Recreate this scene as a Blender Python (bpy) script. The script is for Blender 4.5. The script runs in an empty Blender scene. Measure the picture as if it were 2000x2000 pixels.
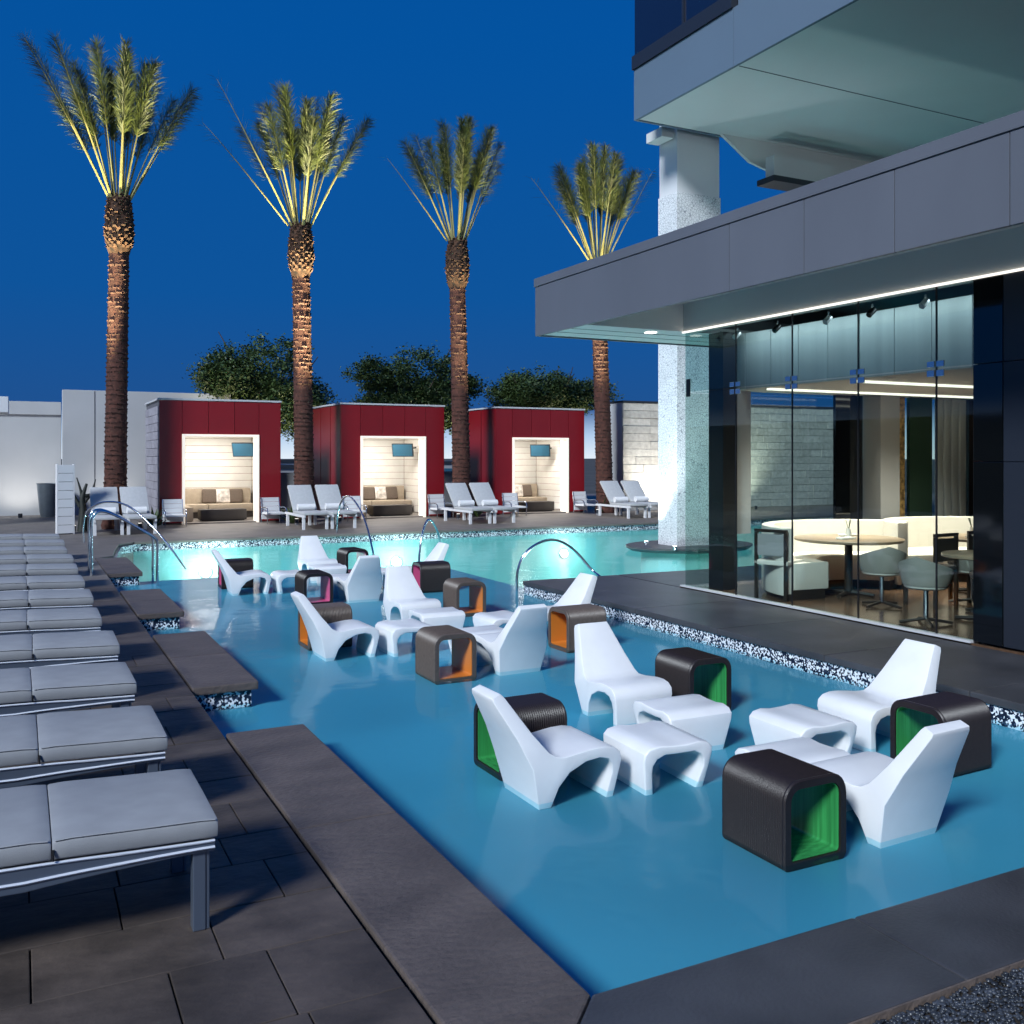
import bpy, bmesh, math, random
from mathutils import Vector, Matrix
R = math.radians
random.seed(7)
sc = bpy.context.scene
C = sc.collection

# ------------------------------------------------------------------ camera
cam_d = bpy.data.cameras.new('camera')
cam = bpy.data.objects.new('camera', cam_d)
C.objects.link(cam)
cam.location = (0, 0, 1.8)
cam.rotation_euler = (R(90), 0, R(-27.0))
cam_d.sensor_width = 36
cam_d.lens = 36 * 1885 / 2000
cam_d.shift_y = -0.054
cam_d.clip_start = 0.05
cam_d.clip_end = 6000
sc.camera = cam

# ------------------------------------------------------------------ sky
SKY_STRENGTH = 1.0
SUN_EL, SUN_AZ = 34.0, 238.0          # light arrives from the left, a little behind the camera
w = bpy.data.worlds.new('World'); sc.world = w; w.use_nodes = True
nt = w.node_tree; N = nt.nodes; L = nt.links
N.clear()
wo = N.new('ShaderNodeOutputWorld'); bg = N.new('ShaderNodeBackground')
sky = N.new('ShaderNodeTexSky'); sky.sky_type = 'NISHITA'; sky.sun_disc = False
sky.sun_elevation = R(4); sky.sun_rotation = R(SUN_AZ); sky.ozone_density = 6; sky.dust_density = 0.2
tc = N.new('ShaderNodeTexCoord'); sp = N.new('ShaderNodeSeparateXYZ')
ramp = N.new('ShaderNodeValToRGB')
e = ramp.color_ramp.elements
e[0].position = 0.0; e[0].color = (0.75, 0.85, 0.95, 1)
e[1].position = 1.0; e[1].color = (0.0006, 0.062, 0.29, 1)
for p_, c_ in ((0.022, (0.45, 0.62, 0.85, 1)), (0.05, (0.012, 0.08, 0.28, 1)), (0.16, (0.004, 0.085, 0.32, 1)), (0.4, (0.001, 0.083, 0.34, 1))):
    q_ = e.new(p_); q_.color = c_
L.new(tc.outputs['Generated'], sp.inputs[0]); L.new(sp.outputs['Z'], ramp.inputs[0])
mx = N.new('ShaderNodeMix'); mx.data_type = 'RGBA'; mx.blend_type = 'ADD'; mx.inputs[0].default_value = 0.004
L.new(ramp.outputs[0], mx.inputs[6]); L.new(sky.outputs[0], mx.inputs[7])
L.new(mx.outputs[2], bg.inputs[0]); bg.inputs[1].default_value = SKY_STRENGTH
L.new(bg.outputs[0], wo.inputs[0])

sun_d = bpy.data.lights.new('sun', 'SUN'); sun_d.energy = 4.2; sun_d.angle = R(12); sun_d.color = (0.88, 0.945, 1.0)
sun = bpy.data.objects.new('sun', sun_d); C.objects.link(sun)
sdir = Vector((math.sin(R(SUN_AZ)) * math.cos(R(SUN_EL)), math.cos(R(SUN_AZ)) * math.cos(R(SUN_EL)), math.sin(R(SUN_EL))))
sun.rotation_euler = sdir.to_track_quat('Z', 'Y').to_euler()
sun.location = sdir * 40

vs = sc.view_settings
vs.view_transform = 'Standard'; vs.look = 'None'; vs.exposure = 0.0; vs.gamma = 1.0; vs.use_curve_mapping = False
cy = sc.cycles
cy.max_bounces = 10; cy.transparent_max_bounces = 24; cy.diffuse_bounces = 4; cy.glossy_bounces = 4
cy.sample_clamp_indirect = 4.0; cy.caustics_reflective = False; cy.caustics_refractive = False
cy.use_denoising = True

# ------------------------------------------------------------------ materials
MATS = {}
def M(name, col, rough=0.5, metal=0.0, var=0.0, vscale=6.0, bump=0.0, bscale=60.0, orand=0.0, emit=None, spec=0.5, stretch=(1, 1, 1), col2=None, detail=5):
    if name in MATS: return MATS[name]
    m = bpy.data.materials.new(name); m.use_nodes = True
    t = m.node_tree; n = t.nodes; l = t.links
    b = n['Principled BSDF']
    b.inputs['Base Color'].default_value = (*col, 1); b.inputs['Roughness'].default_value = rough
    b.inputs['Metallic'].default_value = metal; b.inputs['Specular IOR Level'].default_value = spec
    co = n.new('ShaderNodeTexCoord'); mp = n.new('ShaderNodeMapping'); mp.inputs['Scale'].default_value = stretch
    l.new(co.outputs['Object'], mp.inputs[0])
    last = None
    if var > 0:
        nz = n.new('ShaderNodeTexNoise'); nz.inputs['Scale'].default_value = vscale; nz.inputs['Detail'].default_value = detail
        l.new(mp.outputs[0], nz.inputs[0])
        mr = n.new('ShaderNodeMapRange'); mr.inputs[1].default_value = 0.3; mr.inputs[2].default_value = 0.7
        l.new(nz.outputs[0], mr.inputs[0])
        mi = n.new('ShaderNodeMix'); mi.data_type = 'RGBA'
        mi.inputs[6].default_value = (*[max(0, c * (1 - var)) for c in col], 1)
        mi.inputs[7].default_value = (*(col2 if col2 else [min(1, c * (1 + var)) for c in col]), 1)
        l.new(mr.outputs[0], mi.inputs[0]); last = mi.outputs[2]
    if orand > 0:
        oi = n.new('ShaderNodeObjectInfo'); mr2 = n.new('ShaderNodeMapRange')
        mr2.inputs[3].default_value = 1 - orand; mr2.inputs[4].default_value = 1 + orand
        l.new(oi.outputs['Random'], mr2.inputs[0])
        ml = n.new('ShaderNodeVectorMath'); ml.operation = 'SCALE'
        if last: l.new(last, ml.inputs[0])
        else: ml.inputs[0].default_value = col
        l.new(mr2.outputs[0], ml.inputs['Scale']); last = ml.outputs[0]
    if last: l.new(last, b.inputs['Base Color'])
    if bump > 0:
        nb = n.new('ShaderNodeTexNoise'); nb.inputs['Scale'].default_value = bscale; nb.inputs['Detail'].default_value = 6
        l.new(mp.outputs[0], nb.inputs[0])
        bp = n.new('ShaderNodeBump'); bp.inputs['Strength'].default_value = bump; bp.inputs['Distance'].default_value = 0.02
        l.new(nb.outputs[0], bp.inputs['Height']); l.new(bp.outputs[0], b.inputs['Normal'])
    if emit:
        b.inputs['Emission Color'].default_value = (*emit[0], 1); b.inputs['Emission Strength'].default_value = emit[1]
    MATS[name] = m
    return m

def glass_mat(name, tint, ior=1.45, rough=0.0, top=1.0):
    m = bpy.data.materials.new(name); m.use_nodes = True; t = m.node_tree; n = t.nodes; l = t.links
    n.remove(n['Principled BSDF']); out = n['Material Output']
    tr = n.new('ShaderNodeBsdfTransparent'); tr.inputs[0].default_value = (*tint, 1)
    gl = n.new('ShaderNodeBsdfGlossy'); gl.inputs['Roughness'].default_value = rough
    fr = n.new('ShaderNodeLayerWeight'); fr.inputs['Blend'].default_value = 0.5     # Schlick reflectance, the same from both sides
    pw = n.new('ShaderNodeMath'); pw.operation = 'POWER'; pw.inputs[1].default_value = 5
    ma = n.new('ShaderNodeMath'); ma.operation = 'MULTIPLY_ADD'; r0 = ((ior - 1) / (ior + 1)) ** 2
    ma.inputs[1].default_value = top - r0; ma.inputs[2].default_value = r0
    l.new(fr.outputs['Facing'], pw.inputs[0]); l.new(pw.outputs[0], ma.inputs[0])
    mi = n.new('ShaderNodeMixShader')
    l.new(ma.outputs[0], mi.inputs[0]); l.new(tr.outputs[0], mi.inputs[1]); l.new(gl.outputs[0], mi.inputs[2])
    l.new(mi.outputs[0], out.inputs[0]); MATS[name] = m
    return m, t, fr, gl, tr

# water: clear tinted surface with a smooth, faintly rippled skin
wm, wt, wfr, wgl, wtr = glass_mat('water', (0.72, 0.92, 0.97), 1.33, 0.11, 0.5)
wn = wt.nodes; wl = wt.links
wc = wn.new('ShaderNodeTexCoord'); wnz = wn.new('ShaderNodeTexNoise'); wnz.inputs['Scale'].default_value = 1.6; wnz.inputs['Detail'].default_value = 3
wb = wn.new('ShaderNodeBump'); wb.inputs['Strength'].default_value = 0.2; wb.inputs['Distance'].default_value = 0.05
wl.new(wc.outputs['Object'], wnz.inputs[0]); wl.new(wnz.outputs[0], wb.inputs['Height'])
wl.new(wb.outputs[0], wfr.inputs['Normal']); wl.new(wb.outputs[0], wgl.inputs['Normal'])
glass = glass_mat('clear_glass', (0.85, 0.91, 0.89), 1.42, 0.0)[0]
glass_up = glass_mat('upper_glass', (0.80, 0.89, 0.89), 1.5, 0.02)[0]

def cracked(name, col, line, scale):
    m = M(name, col, 0.45, var=0.06, vscale=3)
    t = m.node_tree; n = t.nodes; l = t.links; b = n['Principled BSDF']
    src = b.inputs['Base Color'].links[0].from_socket
    co = n.new('ShaderNodeTexCoord')
    vo = n.new('ShaderNodeTexVoronoi'); vo.feature = 'DISTANCE_TO_EDGE'; vo.inputs['Scale'].default_value = scale
    nz = n.new('ShaderNodeTexNoise'); nz.inputs['Scale'].default_value = 4; nz.inputs['Detail'].default_value = 3
    mxv = n.new('ShaderNodeMix'); mxv.data_type = 'RGBA'; mxv.inputs[0].default_value = 0.06
    l.new(co.outputs['Object'], nz.inputs[0]); l.new(co.outputs['Object'], mxv.inputs[6]); l.new(nz.outputs['Color'], mxv.inputs[7])
    l.new(mxv.outputs[2], vo.inputs['Vector'])
    mr = n.new('ShaderNodeMapRange'); mr.inputs[1].default_value = 0.015; mr.inputs[2].default_value = 0.075
    l.new(vo.outputs['Distance'], mr.inputs[0])
    mi = n.new('ShaderNodeMix'); mi.data_type = 'RGBA'; mi.inputs[6].default_value = (*line, 1)
    l.new(mr.outputs[0], mi.inputs[0]); l.new(src, mi.inputs[7]); l.new(mi.outputs[2], b.inputs['Base Color'])
    bp = n.new('ShaderNodeBump'); bp.inputs['Strength'].default_value = 0.5; bp.inputs['Distance'].default_value = 0.01
    l.new(mr.outputs[0], bp.inputs['Height']); l.new(bp.outputs[0], b.inputs['Normal'])
    return m
column_clad = cracked('cracked_mosaic_cladding', (0.78, 0.80, 0.82), (0.30, 0.32, 0.36), 20)

def mosaic():
    m = M('pool_mosaic', (0.5, 0.5, 0.52), 0.15)
    t = m.node_tree; n = t.nodes; l = t.links; b = n['Principled BSDF']
    co = n.new('ShaderNodeTexCoord')
    vo = n.new('ShaderNodeTexVoronoi'); vo.inputs['Scale'].default_value = 60
    l.new(co.outputs['Object'], vo.inputs['Vector'])
    cr = n.new('ShaderNodeValToRGB'); cr.color_ramp.interpolation = 'CONSTANT'
    el = cr.color_ramp.elements; el[0].color = (0.012, 0.016, 0.035, 1); el[1].position = 0.42; el[1].color = (0.75, 0.78, 0.82, 1)
    for p_, c_ in ((0.6, (0.05, 0.07, 0.12, 1)), (0.72, (0.85, 0.87, 0.9, 1))):
        q = el.new(p_); q.color = c_
    sx = n.new('ShaderNodeSeparateColor'); l.new(vo.outputs['Color'], sx.inputs[0]); l.new(sx.outputs[0], cr.inputs[0])
    l.new(cr.outputs[0], b.inputs['Base Color'])
    return m
mosaic_m = mosaic()

stone = M('deck_stone', (0.068, 0.053, 0.045), 0.60, var=0.40, vscale=3.0, bump=0.4, bscale=12, orand=0.24, stretch=(1.0, 1.5, 1))
coping_m = M('coping_stone', (0.105, 0.084, 0.074), 0.50, var=0.25, vscale=2.0, bump=0.5, bscale=20, orand=0.10, stretch=(1.0, 1.8, 1))
coping_edge = M('coping_edge_stone', (0.15, 0.115, 0.095), 0.55, var=0.3, vscale=8, bump=0.4, bscale=40)
grout = M('deck_grout', (0.022, 0.021, 0.022), 0.8, var=0.2)
right_stone = M('dark_slab', (0.054, 0.054, 0.060), 0.42, var=0.28, vscale=2.2, bump=0.15, bscale=60, orand=0.08)
far_stone = M('far_deck_stone', (0.15, 0.13, 0.115), 0.6, var=0.2, vscale=2.0, bump=0.2, bscale=30)
plaster_shelf = M('shelf_plaster', (0.085, 0.335, 0.44), 0.6, var=0.22, vscale=0.35, detail=2)
plaster_deep = M('deep_plaster', (0.26, 0.60, 0.55), 0.6, var=0.05, vscale=1.2)
white_mould = M('white_moulded_plastic', (0.84, 0.845, 0.85), 0.32, var=0.035, vscale=5)
brown_weave = M('dark_brown_weave', (0.017, 0.011, 0.011), 0.42, var=0.2, vscale=30, bump=0.08, bscale=120)
lin_green = M('green_lining', (0.035, 0.27, 0.075), 0.22, var=0.3, vscale=5, stretch=(3, 9, .3))
lin_orange = M('orange_lining', (0.62, 0.20, 0.03), 0.35)
lin_pink = M('pink_lining', (0.60, 0.10, 0.24), 0.35)
cushion = M('grey_cushion_fabric', (0.30, 0.31, 0.325), 0.85, var=0.06, vscale=9, bump=0.12, bscale=260)
steel = M('polished_steel', (0.62, 0.66, 0.72), 0.16, metal=1.0)
bead_m = M('bright_frame_bead', (0.78, 0.82, 0.88), 0.28, metal=0.25)
brown_light = M('mid_brown_weave', (0.095, 0.072, 0.060), 0.45, var=0.15, vscale=30, bump=0.08, bscale=120)
glow_frame = M('glowing_door_frame', (0.82, 0.79, 0.74), 0.4, emit=((1.0, 0.86, 0.68), 0.55))  # frame brightness put into its material as a faint glow, no lamp behind
frame_m = M('painted_lounger_frame', (0.16, 0.20, 0.27), 0.30, metal=0.6)
red_panel = M('red_cladding', (0.22, 0.006, 0.012), 0.38, var=0.06, vscale=1.2, orand=0.10)
light_trim = M('pale_metal_trim', (0.55, 0.56, 0.58), 0.4)
cream = M('cream_board', (0.80, 0.78, 0.74), 0.55, var=0.04, vscale=4, orand=0.03)
cream_frame = M('white_door_frame', (0.82, 0.79, 0.74), 0.4)
block_m = M('mauve_block', (0.29, 0.28, 0.32), 0.75, var=0.18, vscale=5, bump=0.3, bscale=40, orand=0.12)
mortar = M('dark_mortar', (0.10, 0.10, 0.12), 0.9)
wall_m = M('white_render', (0.46, 0.475, 0.49), 0.8, var=0.05, vscale=1.0, bump=0.08, bscale=30)
stone_wall = M('split_face_stone', (0.42, 0.41, 0.385), 0.8, var=0.16, vscale=7, bump=0.6, bscale=22, orand=0.14)
sofa_m = M('beige_upholstery', (0.42, 0.35, 0.27), 0.9, var=0.08, vscale=12, bump=0.15, bscale=150)
pillow_m = M('taupe_pillow', (0.13, 0.10, 0.08), 0.9, var=0.1, vscale=20)
pillow_w = M('patterned_pillow', (0.72, 0.66, 0.60), 0.9, var=0.5, vscale=9, col2=(0.85, 0.8, 0.75), detail=1)
dark_box = M('dark_brown_leather', (0.035, 0.027, 0.022), 0.5, var=0.1)
screen_m = M('blue_screen', (0.02, 0.09, 0.15), 0.35)
black_plastic = M('black_plastic', (0.012, 0.012, 0.014), 0.35)
towel_m = M('white_towel', (0.80, 0.80, 0.80), 0.95, bump=0.4, bscale=150)
white_paint = M('white_paint', (0.72, 0.73, 0.75), 0.45)
sling = M('grey_sling', (0.46, 0.47, 0.48), 0.8, var=0.05, vscale=15)
bark = M('palm_bark', (0.075, 0.027, 0.019), 0.9, var=0.45, vscale=9, bump=0.6, bscale=30)
bark_cut = M('palm_boot', (0.050, 0.020, 0.014), 0.85, var=0.5, vscale=14)
boot_dark = M('palm_crown_boot', (0.030, 0.018, 0.013), 0.9, var=0.5, vscale=9, col2=(0.11, 0.05, 0.026))
stalk_m = M('frond_stalk', (0.30, 0.27, 0.10), 0.5, var=0.2, vscale=2)
leaf_m = M('frond_leaflet', (0.042, 0.060, 0.014), 0.55, var=0.45, vscale=2.5, col2=(0.10, 0.125, 0.022))
tree_leaf = M('tree_leaf', (0.038, 0.085, 0.022), 0.55, var=0.45, vscale=0.9, col2=(0.075, 0.12, 0.030))
tree_bark = M('tree_bark', (0.05, 0.04, 0.03), 0.9)
cactus_m = M('dark_succulent', (0.012, 0.016, 0.013), 0.6)
pot_m = M('grey_planter_metal', (0.14, 0.17, 0.20), 0.32, metal=0.4, var=0.1)
soil_m = M('soil', (0.03, 0.022, 0.016), 0.95)
pebble_m = M('dark_pebbles', (0.020, 0.024, 0.030), 0.35, var=0.6, vscale=20, col2=(0.07, 0.08, 0.10))
fascia_m = M('grey_fascia_panel', (0.115, 0.125, 0.148), 0.40, var=0.07, vscale=1.2, orand=0.06, stretch=(1, 1, .35))
canopy_soffit = M('white_canopy_soffit', (0.80, 0.80, 0.79), 0.55)
soffit_m = M('pale_soffit', (0.62, 0.64, 0.63), 0.6, var=0.03, vscale=0.7)
band_m = M('upper_band_panel', (0.11, 0.16, 0.22), 0.5, var=0.03, vscale=0.6)
dark_glass = M('dark_tower_glass', (0.006, 0.012, 0.035), 0.08, spec=0.8)
dark_frame = M('dark_tower_frame', (0.018, 0.022, 0.032), 0.35)
black_panel = M('black_glass_panel', (0.004, 0.005, 0.006), 0.06, spec=0.8)
floor_wood = M('restaurant_floor', (0.10, 0.058, 0.036), 0.22, var=0.2, vscale=5, stretch=(1, 4, 1))
ceil_m = M('restaurant_ceiling', (0.42, 0.38, 0.34), 0.7)
frost = M('frosted_bulkhead', (0.36, 0.42, 0.43), 0.35, var=0.10, vscale=1.0, stretch=(1, 6, 0.3), orand=0.08)
ban_m = M('white_leather', (0.74, 0.70, 0.64), 0.45, var=0.03)
dark_wood = M('dark_wood', (0.022, 0.015, 0.011), 0.4)
table_wood = M('table_veneer', (0.30, 0.22, 0.15), 0.3, var=0.15, vscale=9)
grey_up = M('grey_column_paint', (0.30, 0.30, 0.31), 0.6, var=0.05, vscale=1)
gold_screen = M('gold_bark_panel', (0.42, 0.24, 0.07), 0.5, var=0.8, vscale=16, bump=0.8, bscale=24, col2=(0.75, 0.48, 0.18))
green_curtain = M('green_drape', (0.008, 0.034, 0.018), 0.8)
tub_m = M('grey_leather', (0.30, 0.285, 0.26), 0.5)
sheer = M('sheer_curtain', (0.42, 0.46, 0.48), 0.85)
ceramic = M('white_ceramic', (0.8, 0.8, 0.78), 0.2)
led = M('led_strip', (1, 1, 1), 0.5, emit=((1.0, 0.93, 0.82), 1.6))
lamp_glow = M('lamp_lens', (1, 1, 1), 0.5, emit=((1.0, 0.95, 0.85), 5.0))
pool_glow = M('pool_lamp_lens', (1, 1, 1), 0.5, emit=((0.8, 1.0, 0.97), 2.5))
terrain_m = M('terrain_soil', (0.05, 0.05, 0.045), 0.9, var=0.3, vscale=0.1)
far_wall = M('distant_facade', (0.30, 0.31, 0.33), 0.8)

# ------------------------------------------------------------------ mesh helpers
def B(bm, x0, x1, y0, y1, z0, z1):
    v = [bm.verts.new(p) for p in ((x0, y0, z0), (x1, y0, z0), (x1, y1, z0), (x0, y1, z0), (x0, y0, z1), (x1, y0, z1), (x1, y1, z1), (x0, y1, z1))]
    for f in ((3, 2, 1, 0), (4, 5, 6, 7), (0, 1, 5, 4), (1, 2, 6, 5), (2, 3, 7, 6), (3, 0, 4, 7)):
        bm.faces.new([v[i] for i in f])
    return v
def prism(bm, pts, z0, z1):
    n = len(pts)
    a = [bm.verts.new((p[0], p[1], z0)) for p in pts]; b = [bm.verts.new((p[0], p[1], z1)) for p in pts]
    bm.faces.new(a[::-1]); bm.faces.new(b)
    for i in range(n):
        j = (i + 1) % n; bm.faces.new((a[i], a[j], b[j], b[i]))
def smooth_path(pts, k=5):
    P = [Vector(p) for p in pts]; out = []
    for i in range(len(P) - 1):
        p0 = P[i - 1] if i else P[0] * 2 - P[1]; p3 = P[i + 2] if i + 2 < len(P) else P[-1] * 2 - P[-2]
        for s in range(k):
            t = s / k; p1, p2 = P[i], P[i + 1]
            out.append(0.5 * ((2 * p1) + (p2 - p0) * t + (2 * p0 - 5 * p1 + 4 * p2 - p3) * t * t + (3 * p1 - p0 - 3 * p2 + p3) * t ** 3))
    out.append(P[-1]); return out
def tube(bm, pts, r, seg=8, r1=None, flat=1.0):
    pts = [Vector(p) for p in pts]; n = len(pts); rings = []
    up = Vector((0, 0, 1)); t0 = (pts[1] - pts[0]).normalized()
    if abs(t0.dot(up)) > 0.95: up = Vector((1, 0, 0))
    u = t0.cross(up).normalized()
    for i, p in enumerate(pts):
        t = (pts[min(i + 1, n - 1)] - pts[max(i - 1, 0)]).normalized()
        u = (u - t * u.dot(t)).normalized(); v = t.cross(u)
        rr = r if r1 is None else r + (r1 - r) * i / (n - 1)
        rings.append([bm.verts.new(p + u * rr * math.cos(2 * math.pi * k / seg) + v * rr * flat * math.sin(2 * math.pi * k / seg)) for k in range(seg)])
    for a, b in zip(rings, rings[1:]):
        for k in range(seg):
            bm.faces.new((a[k], a[(k + 1) % seg], b[(k + 1) % seg], b[k]))
    bm.faces.new(rings[0][::-1]); bm.faces.new(rings[-1])
def lathe(bm, prof, seg=24, cx=0, cy=0):
    rings = [[bm.verts.new((cx + r * math.cos(2 * math.pi * k / seg), cy + r * math.sin(2 * math.pi * k / seg), z)) for k in range(seg)] for r, z in prof]
    for a, b in zip(rings, rings[1:]):
        for k in range(seg): bm.faces.new((a[k], a[(k + 1) % seg], b[(k + 1) % seg], b[k]))
    bm.faces.new(rings[0][::-1]); bm.faces.new(rings[-1])
def nb(): return bmesh.new()
def obj(name, bm, mats, parent=None, bevel=0.0, smooth=None, loc=None, rot=None, seg=2):
    bmesh.ops.recalc_face_normals(bm, faces=bm.faces)
    if bevel > 0:
        ed = [x for x in bm.edges if len(x.link_faces) == 2 and x.calc_face_angle(0) > R(25)]
        bmesh.ops.bevel(bm, geom=ed, offset=bevel, segments=seg, affect='EDGES', profile=0.6, clamp_overlap=True)
    me = bpy.data.meshes.new(name); bm.to_mesh(me); bm.free()
    for m in (mats if isinstance(mats, (list, tuple)) else [mats]): me.materials.append(m)
    if smooth is not None:
        me.polygons.foreach_set('use_smooth', [True] * len(me.polygons)); me.set_sharp_from_angle(angle=R(smooth))
    o = bpy.data.objects.new(name, me); C.objects.link(o)
    if parent: o.parent = parent
    if loc: o.location = loc
    if rot: o.rotation_euler = rot
    return o
def box(name, x0, x1, y0, y1, z0, z1, m, parent=None, bevel=0.0, **k):
    bm = nb(); B(bm, x0, x1, y0, y1, z0, z1); return obj(name, bm, m, parent, bevel, **k)
def tag(o, label, cat, group=None):
    o['label'] = label; o['category'] = cat
    if group: o['group'] = group
    return o
def thing(name, label, cat, loc=(0, 0, 0), rz=0.0, group=None):
    o = bpy.data.objects.new(name, None); C.objects.link(o); o.empty_display_size = 0.2
    o.location = loc; o.rotation_euler = (0, 0, rz)
    return tag(o, label, cat, group)
def struct(o): o['kind'] = 'structure'; return o
def copy_tree(root, loc, rz, label):
    r = root.copy(); C.objects.link(r); r.location = loc; r.rotation_euler = (0, 0, rz); r['label'] = label
    for ch in list(root.children):
        c = ch.copy(); C.objects.link(c); c.parent = r
        for g in ch.children:
            d = g.copy(); C.objects.link(d); d.parent = c
    return r
def lamp(name, kind, energy, col, parent, loc, rot=None, **k):
    d = bpy.data.lights.new(name, kind); d.energy = energy; d.color = col
    for a, b in k.items(): setattr(d, a, b)
    o = bpy.data.objects.new(name, d); C.objects.link(o); o.location = loc
    if parent: o.parent = parent
    if rot is not None: o.rotation_euler = rot
    return o
def aim(v): return Vector(v).to_track_quat('-Z', 'Y').to_euler()

WZ = -0.17        # water level
SZ = -0.205        # sun shelf floor
DZ = -1.35        # deep floor

# ------------------------------------------------------------------ setting: terrain, pool, decks
bm = nb(); B(bm, -2500, 2500, -60, 3500, -6.2, -6.0); struct(obj('terrain', bm, terrain_m))

bm = nb()   # roof-terrace slabs under the paving (left, far, front, right)
B(bm, -30, 1.175, -8, 14.6, -0.5, -0.024)
deck = struct(obj('pool_deck', bm, grout))
bm = nb(); prism(bm, [(-30, 14.6), (1.175, 14.6), (1.175, 18.55), (1.5, 18.9), (1.62, 20.0), (1.8, 21.3), (2.15, 21.8), (40, 21.8), (40, 40), (-30, 40)], -0.5, -0.002)
struct(obj('far_deck', bm, far_stone))
bm = nb(); B(bm, 1.175, 30, -8, 2.244, -0.5, -0.028); struct(obj('planting_ground', bm, soil_m))
bm = nb(); B(bm, 6.56, 30, -8, 12.38, -0.5, -0.022); rdeck = struct(obj('side_deck', bm, grout))

# left pavers, laid in random courses
y = 1.1
rows = 0
while y < 14.55:
    h = random.choice((0.33, 0.40, 0.46)) if y < 9 else 0.62
    h = min(h, 14.6 - y)
    x = 1.172
    while x > -1.6:
        wd = random.choice((0.34, 0.46, 0.52, 0.62)) if y < 9 else 0.8
        if x > 1.1 and rows % 2: wd *= 0.6
        dz = random.uniform(-0.0025, 0.0025)
        g_ = 0.003
        box('paver', x - wd + g_, x - g_, y + g_, y + h - g_, -0.0235, dz, stone, deck, 0.004)
        x -= wd
    y += h; rows += 1
# coping: near run, mitred corner, front run
CT = 0.0
def slab(name, pts, z0, z1, m, par, bev=0.012):
    bm = nb(); prism(bm, pts, z0, z1); return obj(name, bm, m, par, bev)
coping = struct(box('pool_coping', 1.21, 1.66, 2.3, 6.36, -0.2, -0.061, mosaic_m))
slab('coping_slab', [(1.19, 6.43), (1.19, 4.62), (1.70, 4.62), (1.70, 6.43)], -0.06, 0.004, coping_m, coping)
slab('coping_slab', [(1.19, 4.617), (1.19, 2.25), (1.70, 2.755), (1.70, 4.617)], -0.06, 0.004, coping_m, coping)
slab('coping_slab', [(1.193, 2.247), (1.19, -2), (0.9, -2), (0.9, 1.0)], -0.06, -0.004, coping_m, coping) if False else None
slab('coping_slab', [(1.196, 2.247), (2.9, 2.247), (2.9, 2.755), (1.704, 2.755)], -0.06, 0.003, right_stone, coping)
for xa, xb in ((2.903, 4.4), (4.403, 5.9), (5.903, 7.4)):
    slab('coping_slab', [(xa, 2.247), (xb, 2.247), (xb, 2.755), (xa, 2.755)], -0.06, 0.003, right_stone, coping)
box('mosaic_band', 1.66, 6.56, 2.3, 2.70, -0.2, -0.062, mosaic_m, coping); box('plaster_wall', 1.15, 6.55, 2.31, 2.69, -0.4, -0.201, plaster_shelf, coping); box('plaster_wall', 1.15, 1.65, 2.695, 6.35, -0.4, -0.201, plaster_shelf, coping)
# stepping platforms along the left edge
for i, (ya, yb) in enumerate(((7.80, 10.32), (11.73, 13.9), (16.0, 18.52))):
    t_ = thing('pool_platform', ('brown stone platform jutting into pool beside the third and fourth loungers', 'middle brown stone platform jutting into pool from left deck', 'farthest brown stone platform below the steel handrails')[i], 'platform', (1.18, ya, 0), 0, 'platforms along the left pool edge')
    d_ = yb - ya
    n_ = 2
    for k in range(n_):
        box('coping_slab', 0.008, 0.52, d_ * k / n_ + 0.002, d_ * (k + 1) / n_ - 0.002, -0.062, 0.004, coping_m, t_, 0.012)
    box('mosaic_wall', 0.0, 0.47, 0.04, d_ - 0.04, -0.2, -0.063, mosaic_m, t_); box('plaster_base', 0.0, 0.465, 0.045, d_ - 0.045, -0.6 if i < 2 else -1.36, -0.201, plaster_shelf if i < 2 else plaster_deep, t_)
for ya, yb in ((6.36, 7.84), (10.28, 11.77), (13.86, 16.04)):
    box('mosaic_band', 1.1, 1.172, ya, yb, -0.2, -0.026, mosaic_m, coping)
# right deck slabs and coping
yy = -1.0
while yy < 12.3:
    y2 = min(yy + 1.5, 12.38)
    box('slab', 7.06, 8.10, yy + .003, y2 - .003, -0.021, random.uniform(-.001, .001), right_stone, rdeck, 0.003)
    box('coping_slab', 6.48, 7.052, yy + .003, y2 - .003, -0.06, 0.004, right_stone, rdeck, 0.01)
    yy = y2
for xa in (8.13, 9.6, 11.1, 12.6):
    box('slab', xa, xa + 1.46, 10.85, 12.38, -0.021, 0.0, right_stone, rdeck, 0.003)
box('mosaic_band', 6.50, 6.559, -1, 12.38, -0.2, -0.062, mosaic_m, rdeck); box('plaster_wall', 6.51, 6.558, -1, 12.37, -.5, -.201, plaster_shelf, rdeck)
# far coping and its mosaic
fc = struct(box('far_coping', 2.15, 30, 21.76, 21.799, -0.2, -0.05, mosaic_m))
x = 2.15
while x < 20:
    box('coping_slab', x + .003, x + 1.597, 21.72, 22.15, -0.05, 0.004, far_stone, fc, 0.008); x += 1.6
bm = nb(); prism(bm, [(1.176, 18.56), (1.51, 18.9), (1.63, 20.0), (1.81, 21.3), (2.16, 21.81), (2.20, 21.77), (1.86, 21.28), (1.68, 20.0), (1.56, 18.86), (1.2, 18.52)], -0.2, -0.05); obj('mosaic_band', bm, mosaic_m, fc)

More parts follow.
